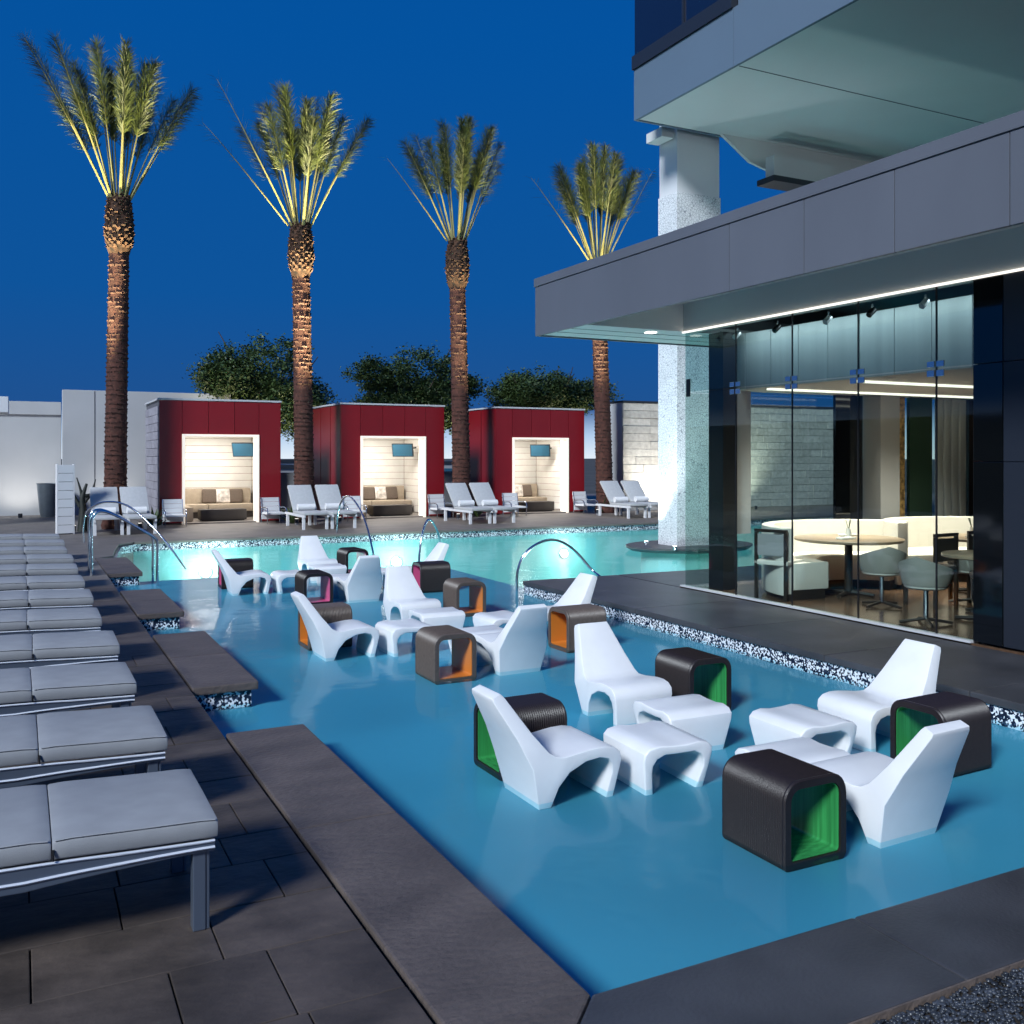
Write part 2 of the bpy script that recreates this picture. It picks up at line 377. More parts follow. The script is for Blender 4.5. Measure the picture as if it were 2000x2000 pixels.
# pool basin: shallow shelf and deep lit part
bm = nb()
prism(bm, [(1.1, 2.2), (6.56, 2.2), (6.56, 12.3), (6.85, 12.3), (6.85, 16.5), (1.1, 16.5)], -1.6, SZ)
struct(obj('pool_shelf', bm, plaster_shelf))
bm = nb(); B(bm, 0.9, 30, 12.0, 22.0, -1.7, DZ); B(bm, 1.0, 30, 21.77, 22.0, DZ, -0.201); B(bm, 6.86, 30, 12.2, 12.37, DZ, -0.201); B(bm, 0.9, 1.17, 16.5, 22, DZ, -0.201)
basin = struct(obj('pool_basin', bm, plaster_deep))
bm = nb()
v = [bm.verts.new(p) for p in ((1.1, 2.3, WZ), (6.55, 2.3, WZ), (6.55, 12.36, WZ), (30, 12.36, WZ), (30, 21.79, WZ), (1.1, 21.79, WZ))]
bm.faces.new(v); struct(obj('water', bm, wm))

# underwater lamps set into the deep walls
for i, (px_, py_, pw_, lb) in enumerate(((3.6, 21.74, 90, 'round underwater lamp in far wall below the left cabana'), (8.0, 21.74, 60, 'round underwater lamp in far wall below the middle cabana'), (12.6, 21.74, 45, 'round underwater lamp in far wall below the right cabana'),
                                      (8.3, 12.42, 165, 'round underwater lamp in near wall beside the glass pavilion'), (13.2, 12.42, 95, 'round underwater lamp in near wall below the mosaic column'), (5.0, 16.54, 55, 'round underwater lamp in the step of the sun shelf'))):
    t_ = thing('pool_lamp', lb, 'lamp', (px_, py_, -0.72), 0, 'underwater pool lamps')
    s = -1 if py_ > 20 else 1
    bm = nb(); tube(bm, [(0, 0.05 * -s, 0), (0, 0.02 * s, 0)], 0.14, 20); obj('rim', bm, steel, t_, smooth=40)
    bm = nb(); tube(bm, [(0, 0.021 * s, 0), (0, 0.03 * s, 0)], 0.11, 20); obj('lens', bm, pool_glow, t_, smooth=40)
    lamp('pool_lamp_light', 'POINT', pw_, (0.86, 1.0, 0.93), t_, (0, 0.45 * s, 0.05), shadow_soft_size=0.12)

# pebble bed in the near right corner
bm = nb(); edge = box('planter_edge', 2.05, 7.0, 2.2385, 2.2455, -0.03, 0.001, coping_edge); tag(edge, 'thin pale metal edging between front coping and pebble bed', 'edging')
bm = nb()
ico = nb(); bmesh.ops.create_icosphere(ico, subdivisions=1, radius=1); iv = [v.co.copy() for v in ico.verts]; ico.verts.index_update(); itri = [[v.index for v in f.verts] for f in ico.faces]; ico.free()
for k in range(13000):
    x_, y_ = random.uniform(2.0, 4.2), random.uniform(1.65, 2.232); s = random.uniform(0.004, 0.0095)
    mt = Matrix.Translation((x_, y_, random.uniform(-0.026, -0.012))) @ Matrix.Rotation(random.uniform(0, 6.3), 4, 'Z') @ Matrix.Diagonal((s * 1.3, s, s * 0.7, 1))
    vv = [bm.verts.new(mt @ (p * random.uniform(0.85, 1.15))) for p in iv]
    for f in itri: bm.faces.new([vv[i] for i in f])
pb = obj('pebbles', bm, pebble_m, smooth=60); pb['kind'] = 'stuff'; pb['label'] = 'dark blue grey pebbles filling the bed in the near right corner'; pb['category'] = 'pebbles'

# ------------------------------------------------------------------ furniture in the pool
def chair_mesh():
    bm = nb()
    # pairs (upper/front path, rear/under path) in the side view, with half widths
    pr = [((-0.205, 0.715), (-0.258, 0.690)), ((-0.185, 0.695), (-0.254, 0.665)), ((-0.04, 0.47), (-0.135, 0.44)), ((0.055, 0.345), (-0.06, 0.26)), ((0.10, 0.315), (0.0, 0.0)),
          ((0.14, 0.311), (0.078, 0.0)), ((0.18, 0.314), (0.115, 0.115)), ((0.25, 0.324), (0.185, 0.208)), ((0.34, 0.336), (0.29, 0.262)), ((0.42, 0.338), (0.385, 0.274)),
          ((0.485, 0.324), (0.445, 0.256)), ((0.525, 0.29), (0.474, 0.212)), ((0.537, 0.24), (0.478, 0.16)), ((0.50, 0.0), (0.445, 0.0))]
    def hw(p, lean):
        x_, z_ = p
        if z_ < 0.27: return 0.215 + 0.04 * z_ / 0.27
        if lean: return 0.255 - (z_ - 0.27) / 0.43 * 0.118
        return 0.255
    rows = []
    for i, (a, b) in enumerate(pr):
        la = i <= 4
        ha, hb = hw(a, la), hw(b, la)
        rows.append([bm.verts.new(q) for q in ((a[0], -ha, a[1]), (a[0], ha, a[1]), (b[0], hb, b[1]), (b[0], -hb, b[1]))])
    for r0, r1 in zip(rows, rows[1:]):
        for k in range(4): bm.faces.new((r0[k], r0[(k + 1) % 4], r1[(k + 1) % 4], r1[k]))
    bm.faces.new(rows[0][::-1]); bm.faces.new(rows[-1])
    bmesh.ops.recalc_face_normals(bm, faces=bm.faces)
    ed = []
    for i, r in enumerate(rows):
        for k in (0, 2):
            for e_ in r[k].link_edges:
                if e_.other_vert(r[k]) is r[(k + 1) % 4] and i in (0, len(rows) - 1): ed.append(e_)
    for r0, r1 in zip(rows, rows[1:]):
        for k in range(4):
            e_ = bm.edges.get((r0[k], r1[k]))
            if e_: ed.append(e_)
    bmesh.ops.bevel(bm, geom=list(set(ed)), offset=0.010, segments=3, affect='EDGES', profile=0.5, clamp_overlap=True)
    return bm
def ottoman_mesh():
    bm = nb()
    pr = [((-0.205, 0.0), (-0.148, 0.0)), ((-0.24, 0.24), (-0.178, 0.15)), ((-0.236, 0.288), (-0.176, 0.205)), ((-0.205, 0.322), (-0.15, 0.246)), ((-0.13, 0.336), (-0.095, 0.270)), ((-0.04, 0.327), (-0.03, 0.268)),
          ((0.06, 0.325), (0.05, 0.268)), ((0.14, 0.336), (0.11, 0.270)), ((0.205, 0.322), (0.155, 0.246)), ((0.238, 0.288), (0.178, 0.205)), ((0.242, 0.24), (0.18, 0.15)), ((0.205, 0.0), (0.148, 0.0))]
    def hw(p): return 0.205 + 0.05 * min(1, p[1] / 0.30)
    rows = [[bm.verts.new(q) for q in ((a[0], -hw(a), a[1]), (a[0], hw(a), a[1]), (b[0], hw(a) - .004, b[1]), (b[0], -hw(a) + .004, b[1]))] for a, b in pr]
    ed = []
    for r0, r1 in zip(rows, rows[1:]):
        for k in range(4): bm.faces.new((r0[k], r0[(k + 1) % 4], r1[(k + 1) % 4], r1[k]))
    bm.faces.new(rows[0][::-1]); bm.faces.new(rows[-1]); bmesh.ops.recalc_face_normals(bm, faces=bm.faces)
    for r0, r1 in zip(rows, rows[1:]):
        for k in range(4):
            e_ = bm.edges.get((r0[k], r1[k]))
            if e_: ed.append(e_)
    bmesh.ops.bevel(bm, geom=ed, offset=0.010, segments=3, affect='EDGES', profile=0.5, clamp_overlap=True)
    return bm
def squash(bm, k):
    for v in bm.verts: v.co.z *= k
    return bm
co_ = obj('pool_lounge_chair', squash(chair_mesh(), 0.93), white_mould, smooth=38)
ot_ = obj('pool_footstool', squash(ottoman_mesh(), 0.88), white_mould, smooth=38)
first = {'c': True, 'o': True}
def place(src, key, x_, y_, rz, label, cat, group):
    if first[key]: o = src; first[key] = False
    else: o = src.copy(); C.objects.link(o)
    o.location = (x_, y_, SZ); o.rotation_euler = (0, 0, rz); tag(o, label, cat, group)
    return o
GN = ('nearest', 'middle', 'farthest')
chairs = [((2.62, 5.02), (4.12, 6.45), (4.13, 3.55), (5.61, 4.90)),
          ((2.66, 9.44), (4.15, 11.02), (4.12, 7.92), (5.58, 9.46)),
          ((2.73, 14.40), (4.38, 15.95), (4.22, 12.78), (5.66, 13.90))]
cl = ('white moulded pool chair with its back to the loungers, %s seating group', 'white moulded pool chair facing the viewer in the %s seating group', 'white moulded pool chair seen from behind in the %s seating group', 'white moulded pool chair with its back to the glass pavilion, %s seating group')
rots = (0, -math.pi / 2, math.pi / 2, math.pi)
stools = [((3.51, 4.92), (4.10, 5.45), (4.03, 4.27), (4.62, 4.83)),
          ((3.53, 9.35), (4.14, 9.98), (4.06, 8.68), (4.66, 9.38)),
          ((3.58, 14.30), (4.32, 14.92), (4.16, 13.55), (4.85, 14.0))]
sl = ('white footstool beside the chair backing the loungers, %s seating group', 'white footstool before the viewer-facing chair, %s seating group', 'white footstool before the chair seen from behind, %s seating group', 'white footstool on the pavilion side of the %s seating group')
for gi in range(3):
    for k in range(4):
        place(co_, 'c', *chairs[gi][k], rots[k] + R(random.uniform(-2, 2)), cl[k] % GN[gi], 'chair', 'white moulded chairs standing in the pool')
        place(ot_, 'o', *stools[gi][k], rots[k] + R(random.uniform(-4, 4)), sl[k] % GN[gi], 'footstool', 'white footstools standing in the pool')

def rounded(w_, h_, rt, rb, n=6):
    pts = []
    for cx, cz, r, a0 in ((w_ / 2 - rb, rb, rb, -90), (w_ / 2 - rt, h_ - rt, rt, 0), (-w_ / 2 + rt, h_ - rt, rt, 90), (-w_ / 2 + rb, rb, rb, 180)):
        for k in range(n + 1):
            a = R(a0 + 90 * k / n); pts.append((cx + r * math.cos(a), cz + r * math.sin(a)))
    return pts
def side_table(lin, shell, name='cube_side_table'):
    t_ = thing(name, 'x', 'side table')
    W_, H_, D_ = 0.41, 0.435, 0.47
    bm = nb(); ns = 60
    outer = rounded(W_, H_, 0.10, 0.035); rings = []
    for i in range(ns + 1):
        yv = D_ * (i / ns) - D_ / 2
        edge_ = min(i, ns - i)
        s = 0.0 if edge_ < 3 else (-0.006 if i % 2 else 0.0)
        if edge_ == 0: s = -0.006
        rings.append([bm.verts.new((x_ * (1 + 2 * s / W_), yv, z_ + s * (z_ - .2) / .2)) for x_, z_ in outer])
    inner = rounded(W_ - 0.085, H_ - 0.085, 0.062, 0.02); inner = [(x_, z_ + 0.0425) for x_, z_ in inner]
    ia = [bm.verts.new((x_, -D_ / 2, z_)) for x_, z_ in inner]; ib = [bm.verts.new((x_, D_ / 2, z_)) for x_, z_ in inner]
    allr = [ia] + rings + [ib]; n = len(outer)
    for a, b in zip(allr, allr[1:]):
        for k in range(n): bm.faces.new((a[k], a[(k + 1) % n], b[(k + 1) % n], b[k]))
    for k in range(n): bm.faces.new((ib[k], ib[(k + 1) % n], ia[(k + 1) % n], ia[k]))
    obj('woven_shell', bm, shell, t_, smooth=30)
    bm = nb(); li = rounded(W_ - 0.089, H_ - 0.089, 0.060, 0.018); lo = rounded(W_ - 0.097, H_ - 0.097, 0.056, 0.016)
    A_ = []
    for yv, prof, off in ((-D_ / 2 + .012, li, .0445), (D_ / 2 - .012, li, .0445), (D_ / 2 - .012, lo, .0485), (-D_ / 2 + .012, lo, .0485)):
        A_.append([bm.verts.new((x_, yv, z_ + off)) for x_, z_ in prof])
    for a, b in zip(A_, A_[1:] + A_[:1]):
        for k in range(n): bm.faces.new((a[k], a[(k + 1) % n], b[(k + 1) % n], b[k]))
    obj('coloured_lining', bm, lin, t_, smooth=40)
    return t_
H_ = math.pi / 2
tabs = [(lin_green, [(3.475, 3.77, 0, 'dark ribbed cube table with green lining nearest the viewer'), (2.87, 5.52, H_, 'dark ribbed cube table with green lining behind the leftmost near chair'),
                     (5.31, 4.31, H_, 'dark ribbed cube table with green lining at the right edge of the pool'), (4.79, 6.22, 0, 'dark ribbed cube table with green lining right of the near viewer-facing chair')]),
        (lin_orange, [(3.44, 8.08, 0, 'brown cube table with orange lining in front of the middle seating group'), (2.88, 10.02, H_, 'brown cube table behind the leftmost chair of the middle seating group'),
                      (5.20, 8.70, H_, 'brown cube table with orange lining beside the right chair of the middle group'), (5.05, 11.25, 0, 'brown cube table with orange lining at the back of the middle group')]),
        (lin_pink, [(3.58, 13.0, 0, 'brown cube table with pink lining in front of the farthest seating group'), (2.95, 15.15, H_, 'brown cube table behind the leftmost chair of the farthest group'),
                    (5.47, 13.40, H_, 'plain brown cube table at the right of the farthest group'), (5.08, 16.0, 0, 'dark cube table at the back of the farthest group')])]
for lin, lst in tabs:
    src = side_table(lin, brown_light if lin is lin_orange else brown_weave)
    for i, (x_, y_, rz, lb) in enumerate(lst):
        if i == 0: src.location = (x_, y_, SZ); src.rotation_euler = (0, 0, rz); src['label'] = lb
        else: copy_tree(src, (x_, y_, SZ), rz + R(random.uniform(-3, 3)), lb)
for o in list(C.objects):
    if o.parent is None and o.name.startswith('cube_side_table'): o['group'] = 'dark cube tables standing in the pool'

# ------------------------------------------------------------------ sun loungers, left row
def lounger():
    t_ = thing('sun_lounger', 'x', 'sun lounger')
    # local: foot end at x=0, body towards -x ; y from 0 (near) to 0.66
    prof = [(0.0, 0.340), (-0.12, 0.343), (-0.30, 0.349), (-0.50, 0.357), (-0.70, 0.362), (-0.9, 0.364), (-1.15, 0.37), (-1.5, 0.42), (-1.9, 0.52)]
    def deep(x_): return 0.040 + 0.050 * min(1, max(0, (-x_ - .05) / .6)) ** 1.3
    sp_ = smooth_path([(a, 0, b) for a, b in prof], 4)
    for s, y_ in enumerate((0.015, 0.645)):
        bm = nb(); up = []
        for p in sp_:
            up.append([bm.verts.new(q) for q in ((p.x, y_ - .016, p.z), (p.x, y_ + .016, p.z), (p.x, y_ + .016, p.z - deep(p.x)), (p.x, y_ - .016, p.z - deep(p.x)))])
        for a, b in zip(up, up[1:]):
            for k in range(4): bm.faces.new((a[k], a[(k + 1) % 4], b[(k + 1) % 4], b[k]))
        bm.faces.new(up[0]); bm.faces.new(up[-1][::-1])
        rail = obj('side_rail', bm, frame_m, t_, 0.004)
        for dz, rr in ((0.0, 0.006), (-0.62, 0.0065)):
            bm = nb(); tube(bm, [(p.x, y_ + (-.018 if s == 0 else .018), p.z + dz * deep(p.x)) for p in sp_], rr, 6); obj('chrome_bead', bm, bead_m, rail, smooth=60)
    box('end_rail', -0.035, -0.004, 0.032, 0.628, 0.303, 0.336, frame_m, t_, 0.004)
    for x_ in (-0.05, -1.35):
        for y_ in (0.012, 0.588):
            l_ = box('leg', x_ - 0.028, x_ + 0.02, y_, y_ + 0.06, 0.0, 0.302, frame_m, t_, 0.004)
            box('leg_flange', x_ + 0.0215, x_ + 0.034, y_ + .004, y_ + 0.056, 0.0, 0.302, frame_m, l_, 0.003)
    # mattress in three padded sections that follow the rail
    def zat(x_):
        for p, q in zip(sp_, sp_[1:]):
            if q.x <= x_ <= p.x: return p.z + (q.z - p.z) * (p.x - x_) / max(1e-6, p.x - q.x)
        return sp_[-1].z
    for xa, xb in ((0.012, -0.56), (-0.562, -1.14), (-1.142, -1.88)):
        bm = nb(); n = 10; ring = []
        for i in range(n + 1):
            x_ = xa + (xb - xa) * i / n; z_ = zat(min(x_, 0)) + 0.005
            d = min(i, n - i); puff = (0.005 if d else 0.0)
            th = 0.076 + puff
            sec = [(-.005, 0.006), (-.012, 0.045), (-.008, th - .006), (0.006, th), (0.33, th + 0.003), (0.654, th), (0.668, th - .006), (0.672, 0.045), (0.665, 0.006)]
            ring.append([bm.verts.new((x_, y_, z_ + zz)) for y_, zz in sec])
        m_ = len(ring[0])
        for a, b in zip(ring, ring[1:]):
            for k in range(m_): bm.faces.new((a[k], a[(k + 1) % m_], b[(k + 1) % m_], b[k]))
        bm.faces.new(ring[0]); bm.faces.new(ring[-1][::-1])
        cu = obj('cushion', bm, cushion, t_, 0.008, smooth=50)
        pts_ = [(xa + (xb - xa) * (0.02 + .96 * i / 10), -.007, zat(min(xa + (xb - xa) * (0.02 + .96 * i / 10), 0)) + .005 + .076 - .001 + (.004 if 0 < i < 10 else 0)) for i in range(11)]
        bm = nb(); tube(bm, pts_, 0.0042, 6); obj('piping', bm, cushion, cu, smooth=60)
        if xa > 0:
            bm = nb(); tube(bm, [(xb + .004, 0.0 - .014, zat(xb) + .01), (xb + .004, -.015, zat(xb) + .03), (xb + .004, -.013, zat(xb) + .05)], 0.004, 5); obj('tie_cord', bm, black_plastic, cu)
    return t_
ORD = ('nearest', 'second', 'third', 'fourth', 'fifth', 'sixth', 'seventh', 'eighth', 'ninth', 'tenth', 'eleventh', 'twelfth')
ly = [3.79, 5.02, 6.30, 7.60, 8.93, 10.30, 11.65, 13.0, 14.35, 15.7, 17.05, 18.4]
src = lounger()
for i, y_ in enumerate(ly):
    lb = '%s grey cushioned sun lounger of the left deck row%s' % (ORD[i], '' if i == 0 else ', counted from the viewer')
    x_ = 0.66 if i == 0 else 0.62 + random.uniform(-.03, .02)
    if i == 0: src.location = (x_, y_, 0); src['label'] = lb
    else: copy_tree(src, (x_, y_, 0), R(random.uniform(-1.2, 1.2)), lb)
for o in list(C.objects):
    if o.parent is None and o.name.startswith('sun_lounger'): o['group'] = 'grey loungers in a row on the left deck'

# ------------------------------------------------------------------ cabanas
def cabana(x0, names):
    W_, Y0, Y1, Ht = 3.2, 26.8, 29.9, 3.3
    t_ = thing('cabana', names[0], 'cabana', (x0, Y0, 0), 0, 'red cabanas behind the pool')
    D_ = Y1 - Y0; dl, dr, dt = 0.58, 2.60, 2.34
    # red front cladding
    for xa, xb, za, zb in ((0, dl, 0.04, Ht), (dr, W_, 0.04, Ht), (dl, 1.26, dt, Ht), (1.26, 1.94, dt, Ht), (1.94, dr, dt, Ht)):
        box('cladding_panel', xa + .006, xb - .006, 0.0, 0.05, za, zb - .01, red_panel, t_, 0.004)
    box('front_backing', 0.02, dl - .02, 0.052, 0.12, 0, Ht - .02, dark_frame, t_)
    box('front_backing', dr + .02, W_ - .02, 0.052, 0.12, 0, Ht - .02, dark_frame, t_)
    box('front_backing', dl - .018, dr + .018, 0.052, 0.12, dt + .05, Ht - .02, dark_frame, t_)
    # side walls
    if names[1] == 'block':
        sw = box('side_wall', 0.03, 0.14, 0.125, D_, 0, Ht - .03, mortar, t_)
        z_ = 0.01; r_ = 0
        while z_ < Ht - .2:
            y_ = 0.13 - (0.3 if r_ % 2 else 0)
            while y_ < D_:
                ya, yb = max(0.13, y_), min(D_, y_ + .6)
                if yb - ya > .05: box('block', 0.0, 0.029, ya + .006, yb - .006, z_, z_ + .215, block_m, sw, 0.004)
                y_ += .6
            z_ += .225; r_ += 1
    else:
        sw = box('side_wall', 0.03, 0.14, 0.125, D_, 0, Ht - .03, dark_frame, t_)
        for k in range(3):
            box('cladding_panel', 0.0, 0.028, 0.06 + k * D_ / 3, (k + 1) * D_ / 3 - .006 + .05 * 0, 0.04, Ht - .02, red_panel, sw, 0.003)
    box('side_wall', W_ - .14, W_ - .01, 0.125, D_, 0, Ht - .03, red_panel, t_)
    box('back_wall', 0.16, W_ - .16, D_ - .1, D_ - .003, 0, Ht - .03, red_panel, t_)
    rf = box('roof', 0.02, W_ - .02, 0.06, D_, Ht - .028, Ht + .0, dark_frame, t_)
    for a in ((-.02, W_ + .02, -.02, 0.03), (-.02, .03, .032, D_ + .02), (W_ - .03, W_ + .02, .032, D_ + .02)):
        box('roof_edge', a[0], a[1], a[2], a[3], Ht + .002, Ht + .05, light_trim, rf, 0.004)
    # interior
    box('floor', 0.145, W_ - .145, 0.02, D_ - .11, 0.0, 0.03, far_stone, t_)
    box('ceiling', 0.145, W_ - .145, 0.125, D_ - .105, 2.56, 2.6, cream, t_)
    for k in range(12):
        z_ = 0.04 + k * .209
        box('plank', 0.172, W_ - .172, D_ - .128, D_ - .103, z_ + .004, z_ + .205, cream, t_, 0.005)
        box('plank', W_ - .167, W_ - .142, 0.125, D_ - .13, z_ + .004, z_ + .205, cream, t_, 0.005)
        box('plank', 0.142, 0.167, 0.125, D_ - .13, z_ + .004, z_ + .205, cream, t_, 0.005)
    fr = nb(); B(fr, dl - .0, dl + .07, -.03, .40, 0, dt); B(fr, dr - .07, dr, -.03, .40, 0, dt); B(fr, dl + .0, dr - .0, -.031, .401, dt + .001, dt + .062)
    obj('door_frame', fr, glow_frame, t_, 0.004)
    cl_ = box('ceiling_lamp', 1.2, 2.0, 1.0, 1.8, 2.535, 2.558, led, t_)
    lamp('cabana_light', 'AREA', 90, (1.0, 0.94, 0.86), t_, (1.6, 1.4, 2.52), (0, 0, 0), shape='SQUARE', size=1.2)
    # sofa: base, back, arm and cushions
    s = thing('sofa', names[2], 'sofa', (x0, Y0, 0), 0, 'beige cabana sofas')
    box('base', 0.25, W_ - .25, D_ - 1.05, D_ - .14, 0.032, 0.20, dark_box, s, 0.01)
    for k in range(2):
        wv = (W_ - .5) / 2; box('seat_cushion', 0.25 + k * wv + .005, 0.25 + (k + 1) * wv - .005, D_ - 1.08, D_ - .40, 0.203, 0.42, sofa_m, s, 0.03, smooth=50)
    for k in range(2):
        wv = (W_ - .5) / 2; box('back_cushion', 0.25 + k * wv + .005, 0.25 + (k + 1) * wv - .005, D_ - .395, D_ - .15, 0.30, 0.86, sofa_m, s, 0.04, smooth=50)
    box('chaise', 0.25, 0.95, 0.55, D_ - 1.09, 0.032, 0.42, sofa_m, s, 0.03, smooth=50)
    box('chaise_back', 0.18, 0.245, 0.55, D_ - .14, 0.032, 0.80, sofa_m, s, 0.02, smooth=50)
    for k, (px_, mt_) in enumerate(((1.72, pillow_m), (2.12, pillow_w), (2.48, pillow_m))):
        p = box('pillow', -.21, .21, -.06, .06, 0, .42, mt_, None, 0.05, smooth=60, seg=3)
        p.location = (x0 + px_, Y0 + D_ - .50 + 0.02, 0.425); p.rotation_euler = (R(-14), 0, R(random.uniform(-6, 6)))
        tag(p, ('taupe pillow on the left of three on the sofa, %s cabana', 'patterned pale pillow between two taupe ones, %s cabana', 'taupe pillow on the right of three on the sofa, %s cabana')[k] % names[3], 'pillow', 'pillows on cabana sofas')
    o = thing('bench_ottoman', 'long dark brown bench in the doorway of the %s cabana' % names[3], 'ottoman', (x0 + 1.75, Y0 + .75, 0.03), 0, 'dark cabana benches')
    box('cushioned_box', -.62, .62, -.25, .25, 0.03, .32, dark_box, o, 0.02, smooth=50)
    box('plinth', -.57, .57, -.2, .2, 0, .029, black_plastic, o)
    tv = thing('television', 'wall mounted television tilted in the upper corner of the %s cabana' % names[3], 'television', (x0 + 2.52, Y0 + 1.75, 2.0), R(-38), 'cabana televisions')
    a = box('casing', -.34, .34, 0.0, .06, -.21, .21, black_plastic, tv, 0.008); a.rotation_euler = (R(14), 0, 0)
    b_ = box('screen', -.315, .315, -.006, -.001, -.185, .185, screen_m, tv); b_.rotation_euler = (R(14), 0, 0)
    bm = nb(); tube(bm, [(0, .06, 0), (.1, .3, 0.05), (.38, .46, .1)], .025, 8); obj('wall_bracket', bm, black_plastic, tv)
    return t_
cabana(3.25, ('left red clad cabana with grey block side wall and lit interior', 'block', 'beige corner sofa inside the left cabana', 'left'))
cabana(8.17, ('middle red clad cabana with lit cream interior', 'red', 'beige corner sofa inside the middle cabana', 'middle'))
cabana(13.09, ('right red clad cabana nearest the mosaic column', 'red', 'beige corner sofa inside the right cabana', 'right'))

# ------------------------------------------------------------------ paired loungers before the cabanas
def deck_lounger():
    t_ = thing('deck_lounger', 'x', 'sun lounger')
    # foot at y=0, head towards +y
    bm = nb(); B(bm, -.32, -.27, 0, 1.9, .30, .36); obj('side_rail', bm, white_paint, t_, .005)
    bm = nb(); B(bm, .27, .32, 0, 1.9, .30, .36); obj('side_rail', bm, white_paint, t_, .005)
    for x_ in (-.29, .29):
        for y_ in (.12, 1.7): box('leg', x_ - .035, x_ + .035, y_ - .03, y_ + .03, 0, .299, white_paint, t_, .004)
    bm = nb(); B(bm, -.31, .31, -.02, 1.12, .362, .43); obj('seat_pad', bm, sling, t_, .02, smooth=50)
    bm = nb(); B(bm, -.31, .31, 0, .86, 0, .07); b = obj('backrest', bm, sling, t_, .02, smooth=50); b.location = (0, 1.11, .40); b.rotation_euler = (R(46), 0, 0)
    bm = nb(); tube(bm, [(0, 1.55, .32), (0, 1.62, .75)], .012, 6); obj('back_strut', bm, steel, t_)
    tw = nb(); tube(tw, [(-.22, .98, .515), (.22, .98, .515)], .085, 12); obj('rolled_towel', tw, towel_m, t_, smooth=50)
    return t_
src = deck_lounger(); k = 0
pairs = [((1.80, 2.52), 23.75, 'pair left of the left cabana'), ((6.50, 7.22), 23.35, 'pair between left and middle cabanas'), ((10.98, 11.70), 23.3, 'pair between middle and right cabanas'), ((16.05, 16.78), 23.35, 'pair beside the mosaic column')]
for xs, y_, tx in pairs:
    for s, x_ in zip(('left', 'right'), xs):
        lb = 'grey %s lounger with white towel of the %s' % (s, tx)
        if k == 0: src.location = (x_, y_, 0); src['label'] = lb
        else: copy_tree(src, (x_, y_, 0), R(random.uniform(-2, 2)), lb)
        k += 1
for o in list(C.objects):
    if o.parent is None and o.name.startswith('deck_lounger'): o['group'] = 'paired loungers in front of the cabanas'

def slat_chair():
    t_ = thing('slatted_chair', 'x', 'chair')
    for k in range(5): box('seat_slat', -.25, .25, -.25 + k * .1, -.155 + k * .1, .25, .30, white_paint, t_, .004)
    for k in range(5):
        z_ = .10 + k * .118; y_ = .27 + k * .025; box('back_slat', -.25, .25, y_, y_ + .03, z_, z_ + .112, white_paint, t_, .004)
    for s in (-1, 1):
        bm = nb(); tube(bm, smooth_path([(s * .26, -.24, 0), (s * .26, -.25, .40), (s * .26, .2, .42), (s * .26, .30, .40), (s * .26, .30, 0)], 4), .014, 6); obj('side_frame', bm, steel, t_, smooth=60)
        bm = nb(); tube(bm, [(s * .25, .26, .26), (s * .25, .36, .68)], .012, 6); obj('back_post', bm, steel, t_)
    return t_
src = slat_chair()
for k, (x_, y_, lb) in enumerate(((3.55, 26.2, 'white slatted low chair left of the left cabana doorway'), (6.12, 26.2, 'white slatted low chair right of the left cabana doorway'), (8.35, 26.1, 'white slatted low chair left of the middle cabana doorway'), (11.02, 26.2, 'white slatted low chair right of the middle cabana doorway'),
                                (13.40, 26.1, 'white slatted low chair left of the right cabana doorway'), (15.98, 26.2, 'white slatted low chair right of the right cabana doorway'))):
    if k == 0: src.location = (x_, y_, 0); src['label'] = lb
    else: copy_tree(src, (x_, y_, 0), R(random.uniform(-8, 8)), lb)
for o in list(C.objects):
    if o.parent is None and o.name.startswith('slatted_chair'): o['group'] = 'white slatted chairs flanking the cabana doors'

# ------------------------------------------------------------------ walls at the back
def wall(name, x0, x1, y0, y1, h, m, lb):
    return tag(box(name, x0, x1, y0, y1, -.01, h, m, None, .01), lb, 'wall')
wall('rendered_wall', -6.0, 1.14, 33.2, 33.5, 3.48, wall_m, 'lower white rendered wall behind the grey planter')
box('wall_cap', -6.0, 1.13, 33.14, 33.199, 3.1, 3.5, wall_m, bpy.data.objects['rendered_wall'])
wall('rendered_wall', 1.15, 6.2, 32.6, 32.9, 3.86, wall_m, 'taller white rendered wall behind the first palm and left cabana')
box('wall_joint', 2.05, 2.07, 32.59, 32.599, 0, 3.84, mortar, bpy.data.objects['rendered_wall.001'])
wl_ = thing('entrance_canopy', 'white canopy corner at the far left edge above the wall', 'canopy', (-1.2, 27.5, 0))
box('roof_slab', -3.0, .93, 0, 2.0, 2.92, 3.32, white_paint, wl_, .01); box('support_post', -1.2, -.9, .6, .9, 0, 2.919, white_paint, wl_, .01)
wall('parapet_wall', 6.25, 17.7, 33.4, 33.6, 1.25, grey_up, 'low grey parapet wall seen between the cabanas')
# stone wall on the right
sw = thing('stone_wall', 'pale coursed stone wall right of the last palm', 'wall', (17.78, 26.8, 0))
box('core', 0.03, 10.2, 0.06, 0.9, 0, 3.6, band_m, sw); box('coping_cap', -.03, 10.25, -.05, .95, 3.602, 3.66, dark_frame, sw)
z_ = 0.0; r_ = 0
while z_ < 3.5:
    h = 0.255; x_ = 0.0; 
    while x_ < 10.1:
        wd = random.choice((.5, .8, 1.1, 1.4)); wd = min(wd, 10.18 - x_)
        if wd > .05: box('stone_block', x_ + .004, x_ + wd - .004, random.uniform(-.025, 0.0), .058, z_ + .004, z_ + h - .004, stone_wall, sw, .006)
        x_ += wd
    z_ += h + .002; r_ += 1
box('end_face', 0.0, 0.029, 0.06, .9, 0, 3.6, wall_m, sw)

